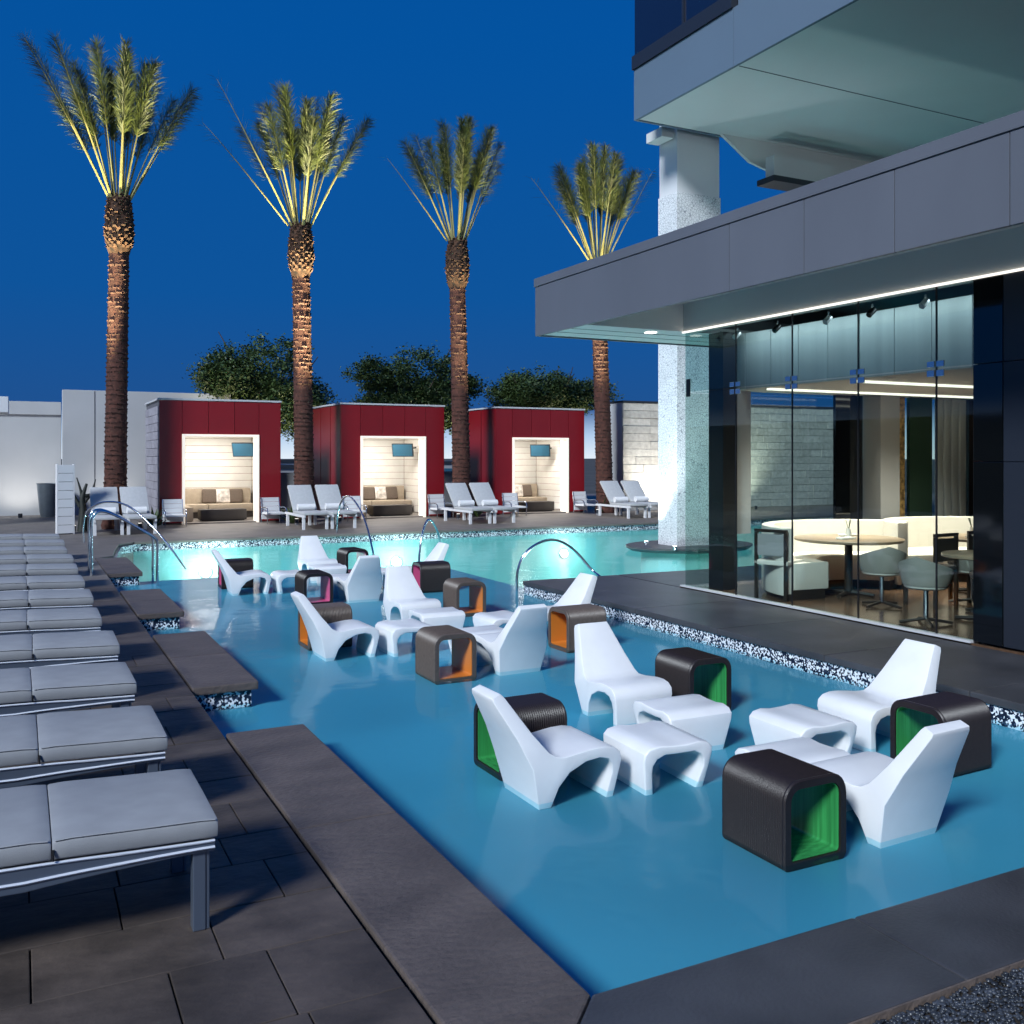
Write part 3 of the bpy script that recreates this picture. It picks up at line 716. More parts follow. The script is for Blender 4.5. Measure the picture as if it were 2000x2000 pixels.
# metal planter, slatted tower, dark succulent
t_ = thing('metal_planter', 'tall tapered grey metal planter against the left wall', 'planter', (0.78, 32.2, 0))
bm = nb(); lathe(bm, [(.24, 0), (.27, .15), (.345, .96), (.36, 1.0), (.335, 1.0), (.32, .93)], 28); obj('pot', bm, pot_m, t_, smooth=40)
bm = nb(); lathe(bm, [(.318, .90), (.318, .945)], 20); obj('soil', bm, soil_m, t_)
t_ = thing('slatted_tower', 'narrow white slatted tower standing by the far left deck corner', 'screen', (0.93, 24.75, 0), R(8))
box('core', -.13, .13, -.07, .07, 0, 1.6, mortar, t_)
for k in range(8):
    box('slat', -.16, .16, -.095, -.072, .02 + k * .2, .21 + k * .2, white_paint, t_, .004)
box('side_panel', .162, .19, -.095, .10, 0, 1.63, white_paint, t_, .004); box('side_panel', -.19, -.162, -.095, .10, 0, 1.63, white_paint, t_, .004)
t_ = thing('succulent', 'dark branching succulent between white tower and first loungers', 'plant', (1.33, 25.4, 0))
bm = nb(); tube(bm, smooth_path([(0, 0, 0), (.02, 0, .5), (0, 0, .8), (.1, 0, 1.15)], 3), .12, 9, .03); obj('stem', bm, cactus_m, t_, smooth=60)
for a in ((-.05, .6, -.35, 1.2), (.05, .7, .3, 1.25), (0, .75, -.12, 1.3), (.05, .85, .42, 1.05)):
    bm = nb(); tube(bm, smooth_path([(a[0], 0, a[1]), ((a[0] + a[2]) / 2 + .03, .03, (a[1] + a[3]) / 2 - .05), (a[2], .05, a[3])], 3), .05, 7, .012); obj('branch', bm, cactus_m, t_, smooth=60)

# low planting between cabanas
def agave(x_, y_, n, ln, lb):
    t_ = thing('agave_plant', lb, 'plant', (x_, y_, 0))
    for k in range(n):
        bm = nb(); az = random.uniform(0, 6.28); el = random.uniform(.5, 1.35); l_ = ln * random.uniform(.7, 1.1)
        d = Vector((math.cos(az) * math.cos(el), math.sin(az) * math.cos(el), math.sin(el)))
        s_ = Vector((-math.sin(az), math.cos(az), 0)) * .045
        pts = [Vector((0, 0, 0.0)), d * l_ * .5 + Vector((0, 0, -.03)), d * l_ - Vector((0, 0, l_ * .15))]
        v = [bm.verts.new(p) for p in (pts[0] - s_ * .5, pts[0] + s_ * .5, pts[1] + s_, pts[1] - s_, pts[2])]
        c_ = [bm.verts.new(p + Vector((0, 0, -.02))) for p in (pts[0], pts[1])]
        bm.faces.new((v[0], c_[0], c_[1], v[3])); bm.faces.new((c_[0], v[1], v[2], c_[1])); bm.faces.new((v[3], c_[1], v[4])); bm.faces.new((c_[1], v[2], v[4]))
        obj('leaf', bm, tree_leaf, t_)
agave(3.02, 25.9, 16, .7, 'spiky dark plant left of the left cabana corner')
agave(6.55, 25.9, 16, .7, 'spiky plant right of the left cabana beside the second palm')
agave(7.75, 26.2, 12, .8, 'spiky plant left of the middle cabana corner')
agave(12.2, 26.2, 14, .7, 'spiky plant behind the third lounger pair')
agave(16.6, 26.2, 14, .6, 'spiky plant right of the right cabana corner')

# ------------------------------------------------------------------ palms
def palm(x_, y_, zc, seed, lean, lb, sides, upl, boot=1.0):
    rnd = random.Random(seed)
    t_ = thing('date_palm', lb, 'palm tree', (x_, y_, 0), 0, 'uplit palms behind the pool')
    zb = zc - 1.25          # underside of the crown boot
    bm = nb(); segs = 84; nr = 24; rings = []
    def axis(z): return Vector((lean[0] * (z / zc) ** 1.3, lean[1] * (z / zc), z))
    for i in range(segs + 1):
        z = zb * i / segs; r = .27 - .04 * i / segs + (.05 if i < 3 else 0)
        r *= 1 + (.035 if i % 2 else -.02)
        c = axis(z); rings.append([bm.verts.new(c + Vector((math.cos(2 * math.pi * k / nr) * r, math.sin(2 * math.pi * k / nr) * r, rnd.uniform(-.012, .012)))) for k in range(nr)])
    for a, b in zip(rings, rings[1:]):
        for k in range(nr): bm.faces.new((a[k], a[(k + 1) % nr], b[(k + 1) % nr], b[k]))
    tr = obj('trunk', bm, bark, t_, smooth=30)
    bm = nb()   # old leaf bases: chunky scales in spiralling rows
    rws = int(zb / .115)
    for i in range(rws):
        z = .05 + zb * i / rws; n = 9
        for k in range(n):
            if rnd.random() < .08: continue
            a = 2 * math.pi * (k / n + .5 * (i % 2) / n + i * .017) + rnd.uniform(-.05, .05)
            r = .262 - .04 * z / zb; o_ = rnd.uniform(.012, .045); hw = rnd.uniform(.30, .36); hh = rnd.uniform(.055, .08)
            c = axis(z); q = []
            for da, zz, rr in ((-hw, 0, 0), (hw, 0, 0), (hw * .8, hh, o_), (-hw * .8, hh, o_), (hw * .7, hh + .02, 0), (-hw * .7, hh + .02, 0)):
                q.append(bm.verts.new(c + Vector((math.cos(a + da) * (r + rr) * 1.0, math.sin(a + da) * (r + rr), zz))))
            bm.faces.new((q[0], q[1], q[2], q[3])); bm.faces.new((q[3], q[2], q[4], q[5])); bm.faces.new((q[0], q[3], q[5])); bm.faces.new((q[1], q[4], q[2]))
    ls = obj('bark_scales', bm, bark_cut, tr)
    # bulbous crown boot
    bm = nb(); c0 = axis(zb)
    prof = [(.22, -.22), (.27, -.06), (.315, .12), (.335, .35), (.32, .65), (.29, .95), (.25, 1.2), (.17, 1.3), (.05, 1.32)]
    lathe(bm, [(r, z) for r, z in prof], 22)
    for v in bm.verts: v.co += Vector((rnd.uniform(-.02, .02), rnd.uniform(-.02, .02), rnd.uniform(-.02, .02)))
    bo = obj('crown_boot', bm, boot_dark, t_, smooth=20, loc=c0)
    bm = nb()
    for i in range(17):
        z = -.05 + 1.27 * i / 16
        for k in range(13):
            a = 2 * math.pi * (k / 13 + .5 * (i % 2) / 13) + rnd.uniform(-.1, .1)
            r = next((r0 + (r1 - r0) * (z - z0) / (z1 - z0) for (r0, z0), (r1, z1) in zip(prof, prof[1:]) if z0 <= z <= z1), .3) - .01
            hw = .17; o_ = rnd.uniform(.03, .075); hh = rnd.uniform(.05, .10); q = []
            for da, zz, rr in ((-hw, 0, 0), (hw, 0, 0), (hw * .6, hh, o_), (-hw * .6, hh, o_), (hw * .6, hh + .03, 0), (-hw * .6, hh + .03, 0)):
                q.append(bm.verts.new(Vector((math.cos(a + da) * (r + rr), math.sin(a + da) * (r + rr), z + zz))))
            bm.faces.new((q[0], q[1], q[2], q[3])); bm.faces.new((q[3], q[2], q[4], q[5])); bm.faces.new((q[0], q[3], q[5])); bm.faces.new((q[1], q[4], q[2]))
    obj('boot_scales', bm, boot_dark, bo)
    # fronds, tied up after planting: bare stalks below, feathery above
    top = axis(zb) + Vector((0, 0, 1.22))
    fr = []
    for k in range(18):
        az = 2.399 * k + rnd.uniform(-.3, .3); tilt = 1 + 23 * ((k + .5) / 18) ** .8 + rnd.uniform(-3, 3); fr.append((az, tilt, rnd.uniform(3.3, 4.0) * (1.0 - .008 * tilt), 1.0))
    for az, tilt, ln, dens in sides: fr.append((R(az), tilt, ln, dens))
    for az, tilt, ln, dens in fr:
        bm = nb(); a = R(tilt); out = Vector((math.cos(az), math.sin(az), 0)); side = Vector((-math.sin(az), math.cos(az), 0))
        pts = []; n = 12; p = top + out * (.10 + .006 * tilt) ; ang = a
        for i in range(n + 1):
            pts.append(p.copy()); d = out * math.sin(ang) + Vector((0, 0, math.cos(ang))); p = p + d * (ln / n); ang += R(rnd.uniform(.0, .5)) * (1 if tilt > 12 else .3) + (R(rnd.uniform(.2, 2.0)) if i > 8 else 0)
        tube(bm, pts, .042, 6, .007, flat=.6)
        for f in bm.faces: f.material_index = 0
        np_ = int(300 * dens)
        for i in range(np_):
            u = .46 + .54 * (i / max(1, np_ - 1)); x = u * n; j = min(int(x), n - 1); c = pts[j].lerp(pts[j + 1], x - j); d = (pts[j + 1] - pts[j]).normalized()
            env = math.sin(math.pi * min(1, (u - .36) / .70)) ** .5
            for s in (-1, 1):
                nrm = d.cross(side).normalized()
                dirv = (d * rnd.uniform(.45, 1.3) + side * s * rnd.uniform(.1, .9) + nrm * rnd.uniform(-.9, .9)).normalized()
                l_ = (.10 + .33 * env) * rnd.uniform(.4, 1.25); wv = dirv.cross(nrm + side * .3).normalized() * .0065
                m_ = c + dirv * l_ * .55; tip = c + dirv * l_ + Vector((0, 0, -.03)) + out * .03
                q = [bm.verts.new(z) for z in (c - wv * .4, c + wv * .4, m_ + wv, m_ - wv, tip)]
                f1 = bm.faces.new(q[:4]); f2 = bm.faces.new((q[3], q[2], q[4])); f1.material_index = f2.material_index = 1
        me = bpy.data.meshes.new('frond'); bm.to_mesh(me); bm.free(); me.materials.append(stalk_m); me.materials.append(leaf_m)
        o = bpy.data.objects.new('frond', me); C.objects.link(o); o.parent = t_
    # ground uplights that light the crown
    for i, (ux, uy, pw_) in enumerate(upl):
        g = thing('ground_uplight', ('small steel uplight on the deck aimed up the %s, left one' if i == 0 else 'small steel uplight on the deck aimed up the %s, right one') % lb.split(',')[0], 'lamp', (x_ + ux, y_ + uy, 0), 0, 'palm uplights')
        dv = Vector((top.x - ux, top.y - uy, 11.6)).normalized()
        bm = nb(); tube(bm, [(0, 0, 0), (0, 0, .05)], .05, 12); obj('base', bm, steel, g)
        bm = nb(); tube(bm, [Vector((0, 0, .05)), Vector((0, 0, .05)) + dv * .12], .055, 14); obj('housing', bm, dark_frame, g)
        bm = nb(); tube(bm, [Vector((0, 0, .05)) + dv * .1205, Vector((0, 0, .05)) + dv * .124], .045, 14); obj('lens', bm, lamp_glow, g)
        lamp('uplight_beam', 'SPOT', pw_, (1.0, 0.87, 0.50), g, Vector((0, 0, .05)) + dv * .14, aim(dv), spot_size=R(19), spot_blend=.75, shadow_soft_size=.05)
    return t_
palm(2.12, 26.1, 8.30, 1, (0.12, .0), 'leftmost tall palm, before the white wall', [(200, 29, 3.9, .9), (185, 25, 3.9, 1.0), (215, 24, 3.7, 1.0), (10, 27, 3.4, .9), (350, 25, 3.3, .9)], ((-1.0, -1.0, 26000), (.5, -.9, 8000)))
palm(6.98, 26.3, 8.15, 2, (-.12, .0), 'second palm, between left and middle cabanas', [(175, 40, 3.4, .07), (190, 29, 4.1, .16), (0, 25, 3.6, .8), (340, 26, 3.4, .7)], ((-.5, -1.1, 19000), (.7, -1.0, 19000)))
palm(11.72, 26.3, 8.22, 3, (-.18, .0), 'third palm, between middle and right cabanas', [(170, 36, 2.9, .04), (185, 27, 3.0, .6), (5, 24, 2.8, .8)], ((-.6, -1.1, 6500), (.6, -1.0, 6500)))
palm(16.75, 26.3, 8.05, 4, (-.30, .0), 'rightmost palm, half hidden behind the grey canopy', [(185, 42, 3.2, .05), (195, 28, 3.1, 1.0), (350, 27, 3.5, .3), (5, 20, 3.3, .7)], ((-.9, -1.0, 14000), (.5, -1.1, 3000)))

# ------------------------------------------------------------------ broadleaf trees behind
def tree(x_, y_, h, rx_, rz_, seed, lb):
    rnd = random.Random(seed)
    t_ = thing('bushy_tree', lb, 'tree', (x_, y_, 0), 0, 'bushy trees behind the cabanas')
    bm = nb(); hz = h - rz_ * 1.25
    tube(bm, smooth_path([(0, 0, 0), (.05, 0, hz * .5), (-.05, .05, hz)], 4), .17, 8, .10)
    tips = []
    for k in range(13):
        a = rnd.uniform(0, 6.28); q = Vector((math.cos(a) * rx_ * rnd.uniform(.3, .8), math.sin(a) * rx_ * rnd.uniform(.3, .7), hz + rz_ * rnd.uniform(-.1, 1.4)))
        z0 = hz * rnd.uniform(.45, .95)
        tube(bm, smooth_path([(0, 0, z0), (q.x * .4, q.y * .4, z0 + (q.z - z0) * .35), q], 4), .06, 6, .015); tips.append(q)
    obj('trunk', bm, tree_bark, t_, smooth=60)
    bm = nb(); cz = h - rz_
    lobes = [(Vector((0, 0, cz + rz_ * .25)), .62)]
    for k in range(8):
        a = k * 2 * math.pi / 8 + rnd.uniform(-.3, .3); q = rnd.uniform(.45, .95)
        lobes.append((Vector((math.cos(a) * rx_ * q, math.sin(a) * rx_ * q * .8, cz + rz_ * rnd.uniform(-.75, .35))), rnd.uniform(.28, .48)))
    for lc, lr in lobes:
        for k in range(int(70 * lr / .4)):
            u = Vector((rnd.gauss(0, 1), rnd.gauss(0, 1), rnd.gauss(0, 1))).normalized() * rnd.uniform(.55, 1.12)
            c = lc + Vector((u.x * rx_ * lr, u.y * rx_ * lr, u.z * rz_ * lr * 1.05)); cr = rnd.uniform(.10, .26)
            for j in range(75):
                p = c + Vector((rnd.gauss(0, 1), rnd.gauss(0, 1), rnd.gauss(0, .8))) * cr * .8
                ax = Vector((rnd.uniform(-1, 1), rnd.uniform(-1, 1), rnd.uniform(-.5, .7))).normalized(); s_ = ax.cross(Vector((rnd.uniform(-1, 1), rnd.uniform(-1, 1), 1))).normalized()
                l_ = rnd.uniform(.07, .14); q = [bm.verts.new(z) for z in (p, p + ax * l_ * .5 + s_ * l_ * .3, p + ax * l_, p + ax * l_ * .5 - s_ * l_ * .3)]
                bm.faces.new(q)
    cr_ = obj('crown', bm, tree_leaf, t_)
    return t_
tree(7.45, 33.0, 5.9, 2.5, 1.55, 11, 'bushy dark green tree behind the left cabana and second palm')
tree(12.9, 33.0, 5.75, 2.65, 1.5, 12, 'bushy dark green tree behind the middle cabana')
tree(18.2, 33.0, 5.25, 2.3, 1.25, 13, 'smaller bushy tree behind the right cabana')
for i, (ux, uy, pw_) in enumerate(((6.7, 31.0, 650), (12.6, 31.2, 650), (18.9, 31.2, 550))):
    g = thing('garden_spotlight', ('garden spotlight hidden behind the left cabana', 'garden spotlight hidden behind the middle cabana', 'garden spotlight hidden behind the right cabana')[i], 'lamp', (ux, uy, 0))
    bm = nb(); tube(bm, [(0, 0, 0), (0, 0, .15)], .05, 10); obj('housing', bm, dark_frame, g)
    lamp('spot_beam', 'SPOT', pw_, (1.0, .88, .6), g, (0, 0, .17), aim((.1, .35, 1)), spot_size=R(80), spot_blend=.6, shadow_soft_size=.05)

# far houses glimpsed in the gap
for i, (x_, y_, w_, h_) in enumerate(((22, 120, 9, 6.4), (34, 150, 12, 7.0), (12, 135, 8, 5.6), (60, 160, 14, 6.6))):
    t_ = thing('distant_house', ('low pale house on the horizon right of the left cabana', 'wide pale house farther off on the horizon', 'small pale house on the horizon behind the left cabana', 'far pale house on the horizon behind the middle cabana')[i], 'house', (x_, y_, -6))
    box('wall', 0, w_, 0, 8, 0, h_, far_wall, t_); box('roof', -.3, w_ + .3, -.3, 8.3, h_ + .01, h_ + .4, dark_frame, t_)
    for k in range(4): box('window', w_ * (.12 + .22 * k), w_ * (.24 + .22 * k), -.05, -.01, h_ - 2.2, h_ - .9, screen_m, t_)

gw = thing('boundary_wall', 'dark boundary wall beyond the left deck, seen only mirrored in the glass', 'wall', (-8.0, -6, 0))
for k in range(10): box('wall_panel', 0, .2, k * 4.2, k * 4.2 + 4.19, -.02, 3.0, tree_bark, gw, .01)
for i, x_ in enumerate((18.9, 22.4)):
    g = thing('stone_wall_lamp', ('small lamp at the foot of the stone wall near the last palm', 'small lamp at the foot of the stone wall behind the pavilion')[i], 'lamp', (x_, 25.6, 0), 0, 'stone wall lamps')
    bm = nb(); tube(bm, [(0, 0, 0), (0, 0, .12)], .05, 10); obj('housing', bm, dark_frame, g)
    lamp('stone_wall_beam', 'SPOT', 520, (1.0, .93, .80), g, (0, 0, .14), aim((0, .8, 1)), spot_size=R(110), spot_blend=.8, shadow_soft_size=.05)

# ------------------------------------------------------------------ steel handrails
def rail(pts, lb, r=.021):
    bm = nb(); tube(bm, smooth_path(pts, 7), r, 10); tag(obj('handrail', bm, steel, smooth=60), lb, 'handrail', 'polished steel pool handrails')
for y_, lb in ((15.88, 'near steel handrail stepping down beside the far platform'), (16.45, 'second steel handrail stepping down beside the far platform')):
    rail([(0.96, y_, 0), (0.96, y_, .55), (0.97, y_, .86), (1.08, y_, .97), (1.3, y_, .90), (1.65, y_, .68), (1.84, y_, .56), (1.90, y_, .45), (1.90, y_, .1), (1.90, y_, SZ)], lb)
rail([(1.18, 21.95, 0), (1.17, 21.95, .35), (1.25, 21.9, .68), (1.55, 21.6, .86), (1.95, 21.2, .80), (2.35, 20.75, .42), (2.7, 20.4, -.05), (2.95, 20.15, -.45)], 'tall arched steel handrail at the far left pool corner')
rail([(6.62, 22.05, 0), (6.62, 22.0, .4), (6.65, 21.8, .75), (6.70, 21.4, .90), (6.70, 20.7, .70), (6.62, 19.9, .35), (6.52, 19.2, -.1), (6.5, 18.9, -.5)], 'curved steel handrail at the far pool edge before the middle cabana')
rail([(6.72, 17.05, -.6), (6.74, 17.1, -.1), (6.85, 17.2, .35), (7.05, 17.4, .58), (7.28, 17.6, .42), (7.42, 17.72, .1), (7.44, 17.74, -.6)], 'small arched steel handrail at the end of the sun shelf')
rail([(6.60, 12.80, SZ), (6.62, 12.80, .1), (6.74, 12.78, .36), (7.0, 12.74, .52), (7.25, 12.70, .53), (7.5, 12.64, .38), (7.72, 12.52, .10), (7.78, 12.36, 0.0)], 'wide arched steel handrail beside the dark deck tip')

# ------------------------------------------------------------------ glass pavilion
P = thing('restaurant_pavilion', 'glass walled restaurant with lit interior under a grey canopy', 'building', (0, 0, 0))
GX, Y1, Y0, GH, TZ = 8.15, 10.75, 6.24, 3.50, 2.68
box('floor', 8.13, 14.6, -1.0, 10.84, -0.02, 0.012, floor_wood, P)
sl_ = box('sill', 8.10, 8.19, Y0, 10.80, 0.013, 0.035, light_trim, P, .003)
ys = [10.75, 9.69, 8.68, 7.67, 6.66, 6.24]
for a, b in zip(ys, ys[1:]):
    box('pane', GX - .006, GX + .006, b + .008, a - .008, 0.036, TZ - .008, glass, P)
    box('pane', GX - .006, GX + .006, b + .008, a - .008, TZ + .008, GH, glass_up, P)
xs = [8.16, 9.05, 10.4, 11.8, 13.2, 14.6]
for a, b in zip(xs, xs[1:]):
    box('pane', a + .008, b - .008, Y1 - .006, Y1 + .006, 0.036, TZ - .008, glass, P)
    box('pane', a + .008, b - .008, Y1 - .006, Y1 + .006, TZ + .008, GH, glass_up, P)
for y_ in ys[1:5]:
    f_ = box('patch_fitting', GX - .022, GX - .008, y_ - .10, y_ - .012, TZ + .015, TZ + .075, steel, P, .003)
    for a in ((y_ + .012, y_ + .10, TZ + .015, TZ + .075), (y_ - .10, y_ - .012, TZ - .08, TZ - .015), (y_ + .012, y_ + .10, TZ - .08, TZ - .015)):
        box('patch_fitting', GX - .022, GX - .008, *a, steel, P, .003)
    box('joint', GX - .007, GX + .007, y_ - .0075, y_ + .0075, 0.036, GH, black_plastic, P)
box('door_plate', GX - .02, GX - .008, 10.62, 10.70, 2.62, 2.86, black_plastic, P)
# head panel with its light line, raised soffit, canopy
box('head_panel', 8.13, 8.30, -1.0, 10.76, GH + .002, 3.90, soffit_m, P)
box('light_strip', 8.105, 8.128, -1.0, 10.76, 3.495, 3.515, led, P)
box('inner_soffit', 6.60, 8.129, -1.0, 10.76, 3.90, 3.95, soffit_m, P)
box('recess_end', 6.57, 8.128, 10.7625, 10.80, 3.601, 3.958, canopy_soffit, P)
box('tip_soffit', 6.52, 15, 10.762, 11.96, 3.52, 3.60, canopy_soffit, P)
for y_ in (11.15, 11.55): box('soffit_joint', 6.56, 15, y_, y_ + .008, 3.515, 3.519, mortar, P)
fy = [12.0, 7.81, 6.75, 5.71, 4.66, 3.6, 2.55, 1.5, .45, -1.0]
for a, b in zip(fy, fy[1:]): box('fascia_panel', 6.48, 6.518, b + .004, a - .004, 3.50, 4.19, fascia_m, P, .003)
box('fascia_panel', 6.52, 15, 11.962, 12.0, 3.50, 4.19, fascia_m, P, .003)
box('canopy_backing', 6.519, 6.56, -1, 11.961, 3.56, 4.17, dark_frame, P)
box('parapet_cap', 6.465, 6.75, -1, 12.01, 4.194, 4.31, fascia_m, P, .004)
box('parapet_cap', 6.752, 15, 11.75, 12.01, 4.194, 4.31, fascia_m, P, .004)
box('canopy_roof', 6.56, 15, -1, 11.95, 3.96, 4.10, dark_frame, P)
dl_ = box('downlight', 7.7, 7.82, 10.95, 11.07, 3.508, 3.5185, lamp_glow, P)
# small spot fittings along the head of the glass
for k, y_ in enumerate((10.3, 9.95, 9.2, 8.35, 7.7, 7.0, 6.3, 5.6)):
    s_ = thing('track_spotlight', '%s small black spotlight along the glass head, counted from the column' % ORD[k].replace('nearest', 'first'), 'lamp', (8.40, y_, 3.49), 0, 'spotlights along the pavilion head')
    bm = nb(); tube(bm, [(0, 0, 0), (0, 0, -.06)], .012, 6); obj('stem', bm, steel, s_)
    bm = nb(); tube(bm, [(.02, 0, -.06), (-.06, 0, -.13)], .035, 10); obj('housing', bm, (white_paint if k % 2 else black_plastic), s_)
# dark wall panels right of the glazing
for k, (a, b) in enumerate(((6.236, 5.92), (5.916, 4.9), (4.896, 3.9), (3.896, 2.9), (2.896, 1.2), (1.196, -1.0))):
    for za, zb in ((0.036, 1.75), (1.756, 2.68), (2.686, 3.49)):
        box('dark_panel', GX - .02, GX + .06, b, a - .006, za, zb, black_panel if k < 1 else dark_frame, P, .003)
box('dark_wall', GX + .062, GX + .3, -1, 6.236, 0.013, 3.49, dark_frame, P)
box('side_wall', GX + .31, 14.6, 5.9, 6.05, 0.013, 3.49, dark_frame, P)
# inside: ceiling, coves, bulkhead, columns and drapes
box('ceiling', 8.8, 14.6, 6.06, 10.70, 2.72, 2.80, ceil_m, P)
for k in range(9):
    a = 10.7 - k * .5
    box('bulkhead_panel', 8.74, 8.79, a - .49, a, 2.72, 3.47, frost, P, .004)
for y_, x_ in ((9.9, 8.9), (8.4, 8.9)):
    cv = box('cove_light', x_, 14.0, y_, y_ + .06, 2.69, 2.715, led, P)
box('corner_post', 8.36, 8.60, 10.2, 10.5, 0.013, 3.47, black_plastic, P); box('hanging_panel', 8.62, 8.92, 10.3, 10.34, 0.75, 2.7, grey_up, P)
box('inner_column', 11.35, 11.75, 10.25, 10.6, 0.013, 2.715, grey_up, P, .01); box('dark_screen', 10.75, 11.3, 10.55, 10.6, 0.013, 2.715, black_panel, P)
box('bark_panel', 11.95, 12.2, 10.55, 10.62, .013, 2.715, gold_screen, P); box('green_drape', 12.25, 12.75, 10.5, 10.56, .013, 2.715, green_curtain, P)
for k in range(8): box('sheer_fold', 12.8 + k * .09, 12.885 + k * .09, 10.45 + .03 * (k % 2), 10.5 + .03 * (k % 2), .1, 2.715, sheer, P, .012)
box('dark_screen', 13.6, 14.6, 10.5, 10.56, .013, 2.715, dark_wood, P); box('back_wall', 14.5, 14.58, 6.06, 10.5, .013, 2.715, dark_wood, P)
lamp('restaurant_light', 'AREA', 78, (1.0, .89, .76), P, (10.0, 9.5, 2.66), (0, 0, 0), shape='RECTANGLE', size=2.2, size_y=.8, spread=R(85))
lamp('restaurant_light', 'AREA', 55, (1.0, .89, .76), P, (11.9, 9.3, 2.66), (0, 0, 0), shape='RECTANGLE', size=1.8, size_y=.8, spread=R(85))
lamp('bulkhead_light', 'AREA', 15, (.85, .95, 1.0), P, (8.45, 8.4, 3.46), (0, R(-35), 0), shape='RECTANGLE', size=.15, size_y=4.4)

def banquette(cx, cy_, r, a0, a1, lb):
    t_ = thing('banquette', lb, 'banquette', (cx, cy_, 0.012), 0, 'curved white restaurant banquettes')
    def arc(name, ra, rb, z0, z1, m, bv=.02):
        bm = nb(); n = 22; rr = []
        for i in range(n + 1):
            a = R(a0 + (a1 - a0) * i / n); rr.append([bm.verts.new((math.cos(a) * q, math.sin(a) * q, z)) for q, z in ((ra, z0), (rb, z0), (rb, z1), (ra, z1))])
        for a, b in zip(rr, rr[1:]):
            for k in range(4): bm.faces.new((a[k], a[(k + 1) % 4], b[(k + 1) % 4], b[k]))
        bm.faces.new(rr[0]); bm.faces.new(rr[-1][::-1]); obj(name, bm, m, t_, bv, smooth=40)
    arc('plinth', r - .62, r - .04, 0, .12, dark_wood, .005); arc('seat', r - .68, r - .14, .121, .46, ban_m); arc('backrest', r - .14, r + .02, .06, .90, ban_m)
banquette(9.75, 9.0, 1.32, 20, 175, 'curved white leather banquette behind the round table')
banquette(11.7, 8.9, 1.2, 15, 165, 'second curved white banquette at the right of the restaurant')
def round_table(x_, y_, r, lb, items=True):
    t_ = thing('round_table', lb, 'table', (x_, y_, .012), 0, 'round restaurant tables')
    bm = nb(); lathe(bm, [(r - .02, .70), (r, .71), (r, .735), (r - .01, .74)], 36); obj('table_top', bm, table_wood, t_, smooth=30)
    bm = nb(); lathe(bm, [(.05, .03), (.05, .699)], 14); obj('pedestal', bm, dark_wood, t_, smooth=40)
    for k in range(4):
        a = k * H_ + .4; bm = nb(); tube(bm, [(0, 0, .045), (math.cos(a) * .33, math.sin(a) * .33, .02)], .025, 6); obj('foot', bm, dark_wood, t_)
round_table(9.55, 9.15, .68, 'round wooden table in front of the left banquette')
round_table(11.2, 8.5, .55, 'round wooden table in front of the right banquette')
round_table(9.30, 6.95, .46, 'small round table nearest the dark wall panels')
def tub_chair(x_, y_, rz, lb):
    t_ = thing('swivel_chair', lb, 'chair', (x_, y_, .012), rz, 'pale swivel chairs in the restaurant')
    bm = nb(); n = 16; rr = []
    for i in range(n + 1):
        a = R(70 + 220 * i / n); h_ = .80 - .16 * abs(i / n - .5) * 2
        rr.append([bm.verts.new((math.cos(a) * q, math.sin(a) * q, z)) for q, z in ((.21, .42), (.235, .42), (.28, h_ - .06), (.255, h_ - .06))])
    for a, b in zip(rr, rr[1:]):
        for k in range(4): bm.faces.new((a[k], a[(k + 1) % 4], b[(k + 1) % 4], b[k]))
    bm.faces.new(rr[0]); bm.faces.new(rr[-1][::-1]); obj('shell', bm, tub_m, t_, .01, smooth=40)
    bm = nb(); lathe(bm, [(.19, .38), (.22, .40), (.23, .44), (.21, .46)], 20); obj('seat', bm, ban_m, t_, smooth=40)
    bm = nb(); lathe(bm, [(.025, .05), (.025, .379)], 10); obj('column', bm, steel, t_)
    for k in range(4):
        a = k * H_ + .6; bm = nb(); tube(bm, [(0, 0, .06), (math.cos(a) * .27, math.sin(a) * .27, .02)], .018, 6); obj('foot', bm, dark_wood, t_)
tub_chair(9.15, 8.25, R(60), 'pale swivel chair before the round table, seen from behind')
tub_chair(8.62, 7.18, R(20), 'pale swivel chair closest to the glass front')
tub_chair(10.3, 7.9, R(100), 'pale swivel chair between the two round tables')
tub_chair(9.9, 7.35, R(180), 'pale swivel chair at the back of the small round table')
t_ = thing('dining_chair', 'dark framed dining chair at the left end of the banquette', 'chair', (8.55, 9.35, .012), R(20))
for x_, y_, h_ in ((-.2, -.2, .84), (-.2, .2, .84), (.2, -.2, .43), (.2, .2, .43)): box('leg', x_ - .02, x_ + .02, y_ - .02, y_ + .02, 0, h_, dark_wood, t_, .003)
box('seat', -.22, .23, -.23, .23, .432, .49, ban_m, t_, .015); box('backrest', -.21, -.19, -.18, .18, .55, .82, grey_up, t_, .005); box('top_rail', -.222, -.18, -.22, .22, .842, .88, dark_wood, t_, .004)
def dining(x_, y_, rz, lb):
    t_ = thing('dining_chair', lb, 'chair', (x_, y_, .012), rz)
    for a, b, h_ in ((-.2, -.2, .84), (-.2, .2, .84), (.2, -.2, .43), (.2, .2, .43)): box('leg', a - .02, a + .02, b - .02, b + .02, 0, h_, dark_wood, t_, .003)
    box('seat', -.22, .23, -.23, .23, .432, .49, dark_box, t_, .015); box('backrest', -.21, -.19, -.18, .18, .55, .82, dark_box, t_, .005); box('top_rail', -.222, -.18, -.22, .22, .842, .88, dark_wood, t_, .004)
dining(9.75, 8.05, R(95), 'black dining chair before the large round table'); dining(10.6, 8.1, R(70), 'black dining chair before the right round table'); dining(10.9, 7.5, R(100), 'black dining chair at the far right of the restaurant')
round_table(10.1, 6.95, .5, 'dark standing round table beside the small one')
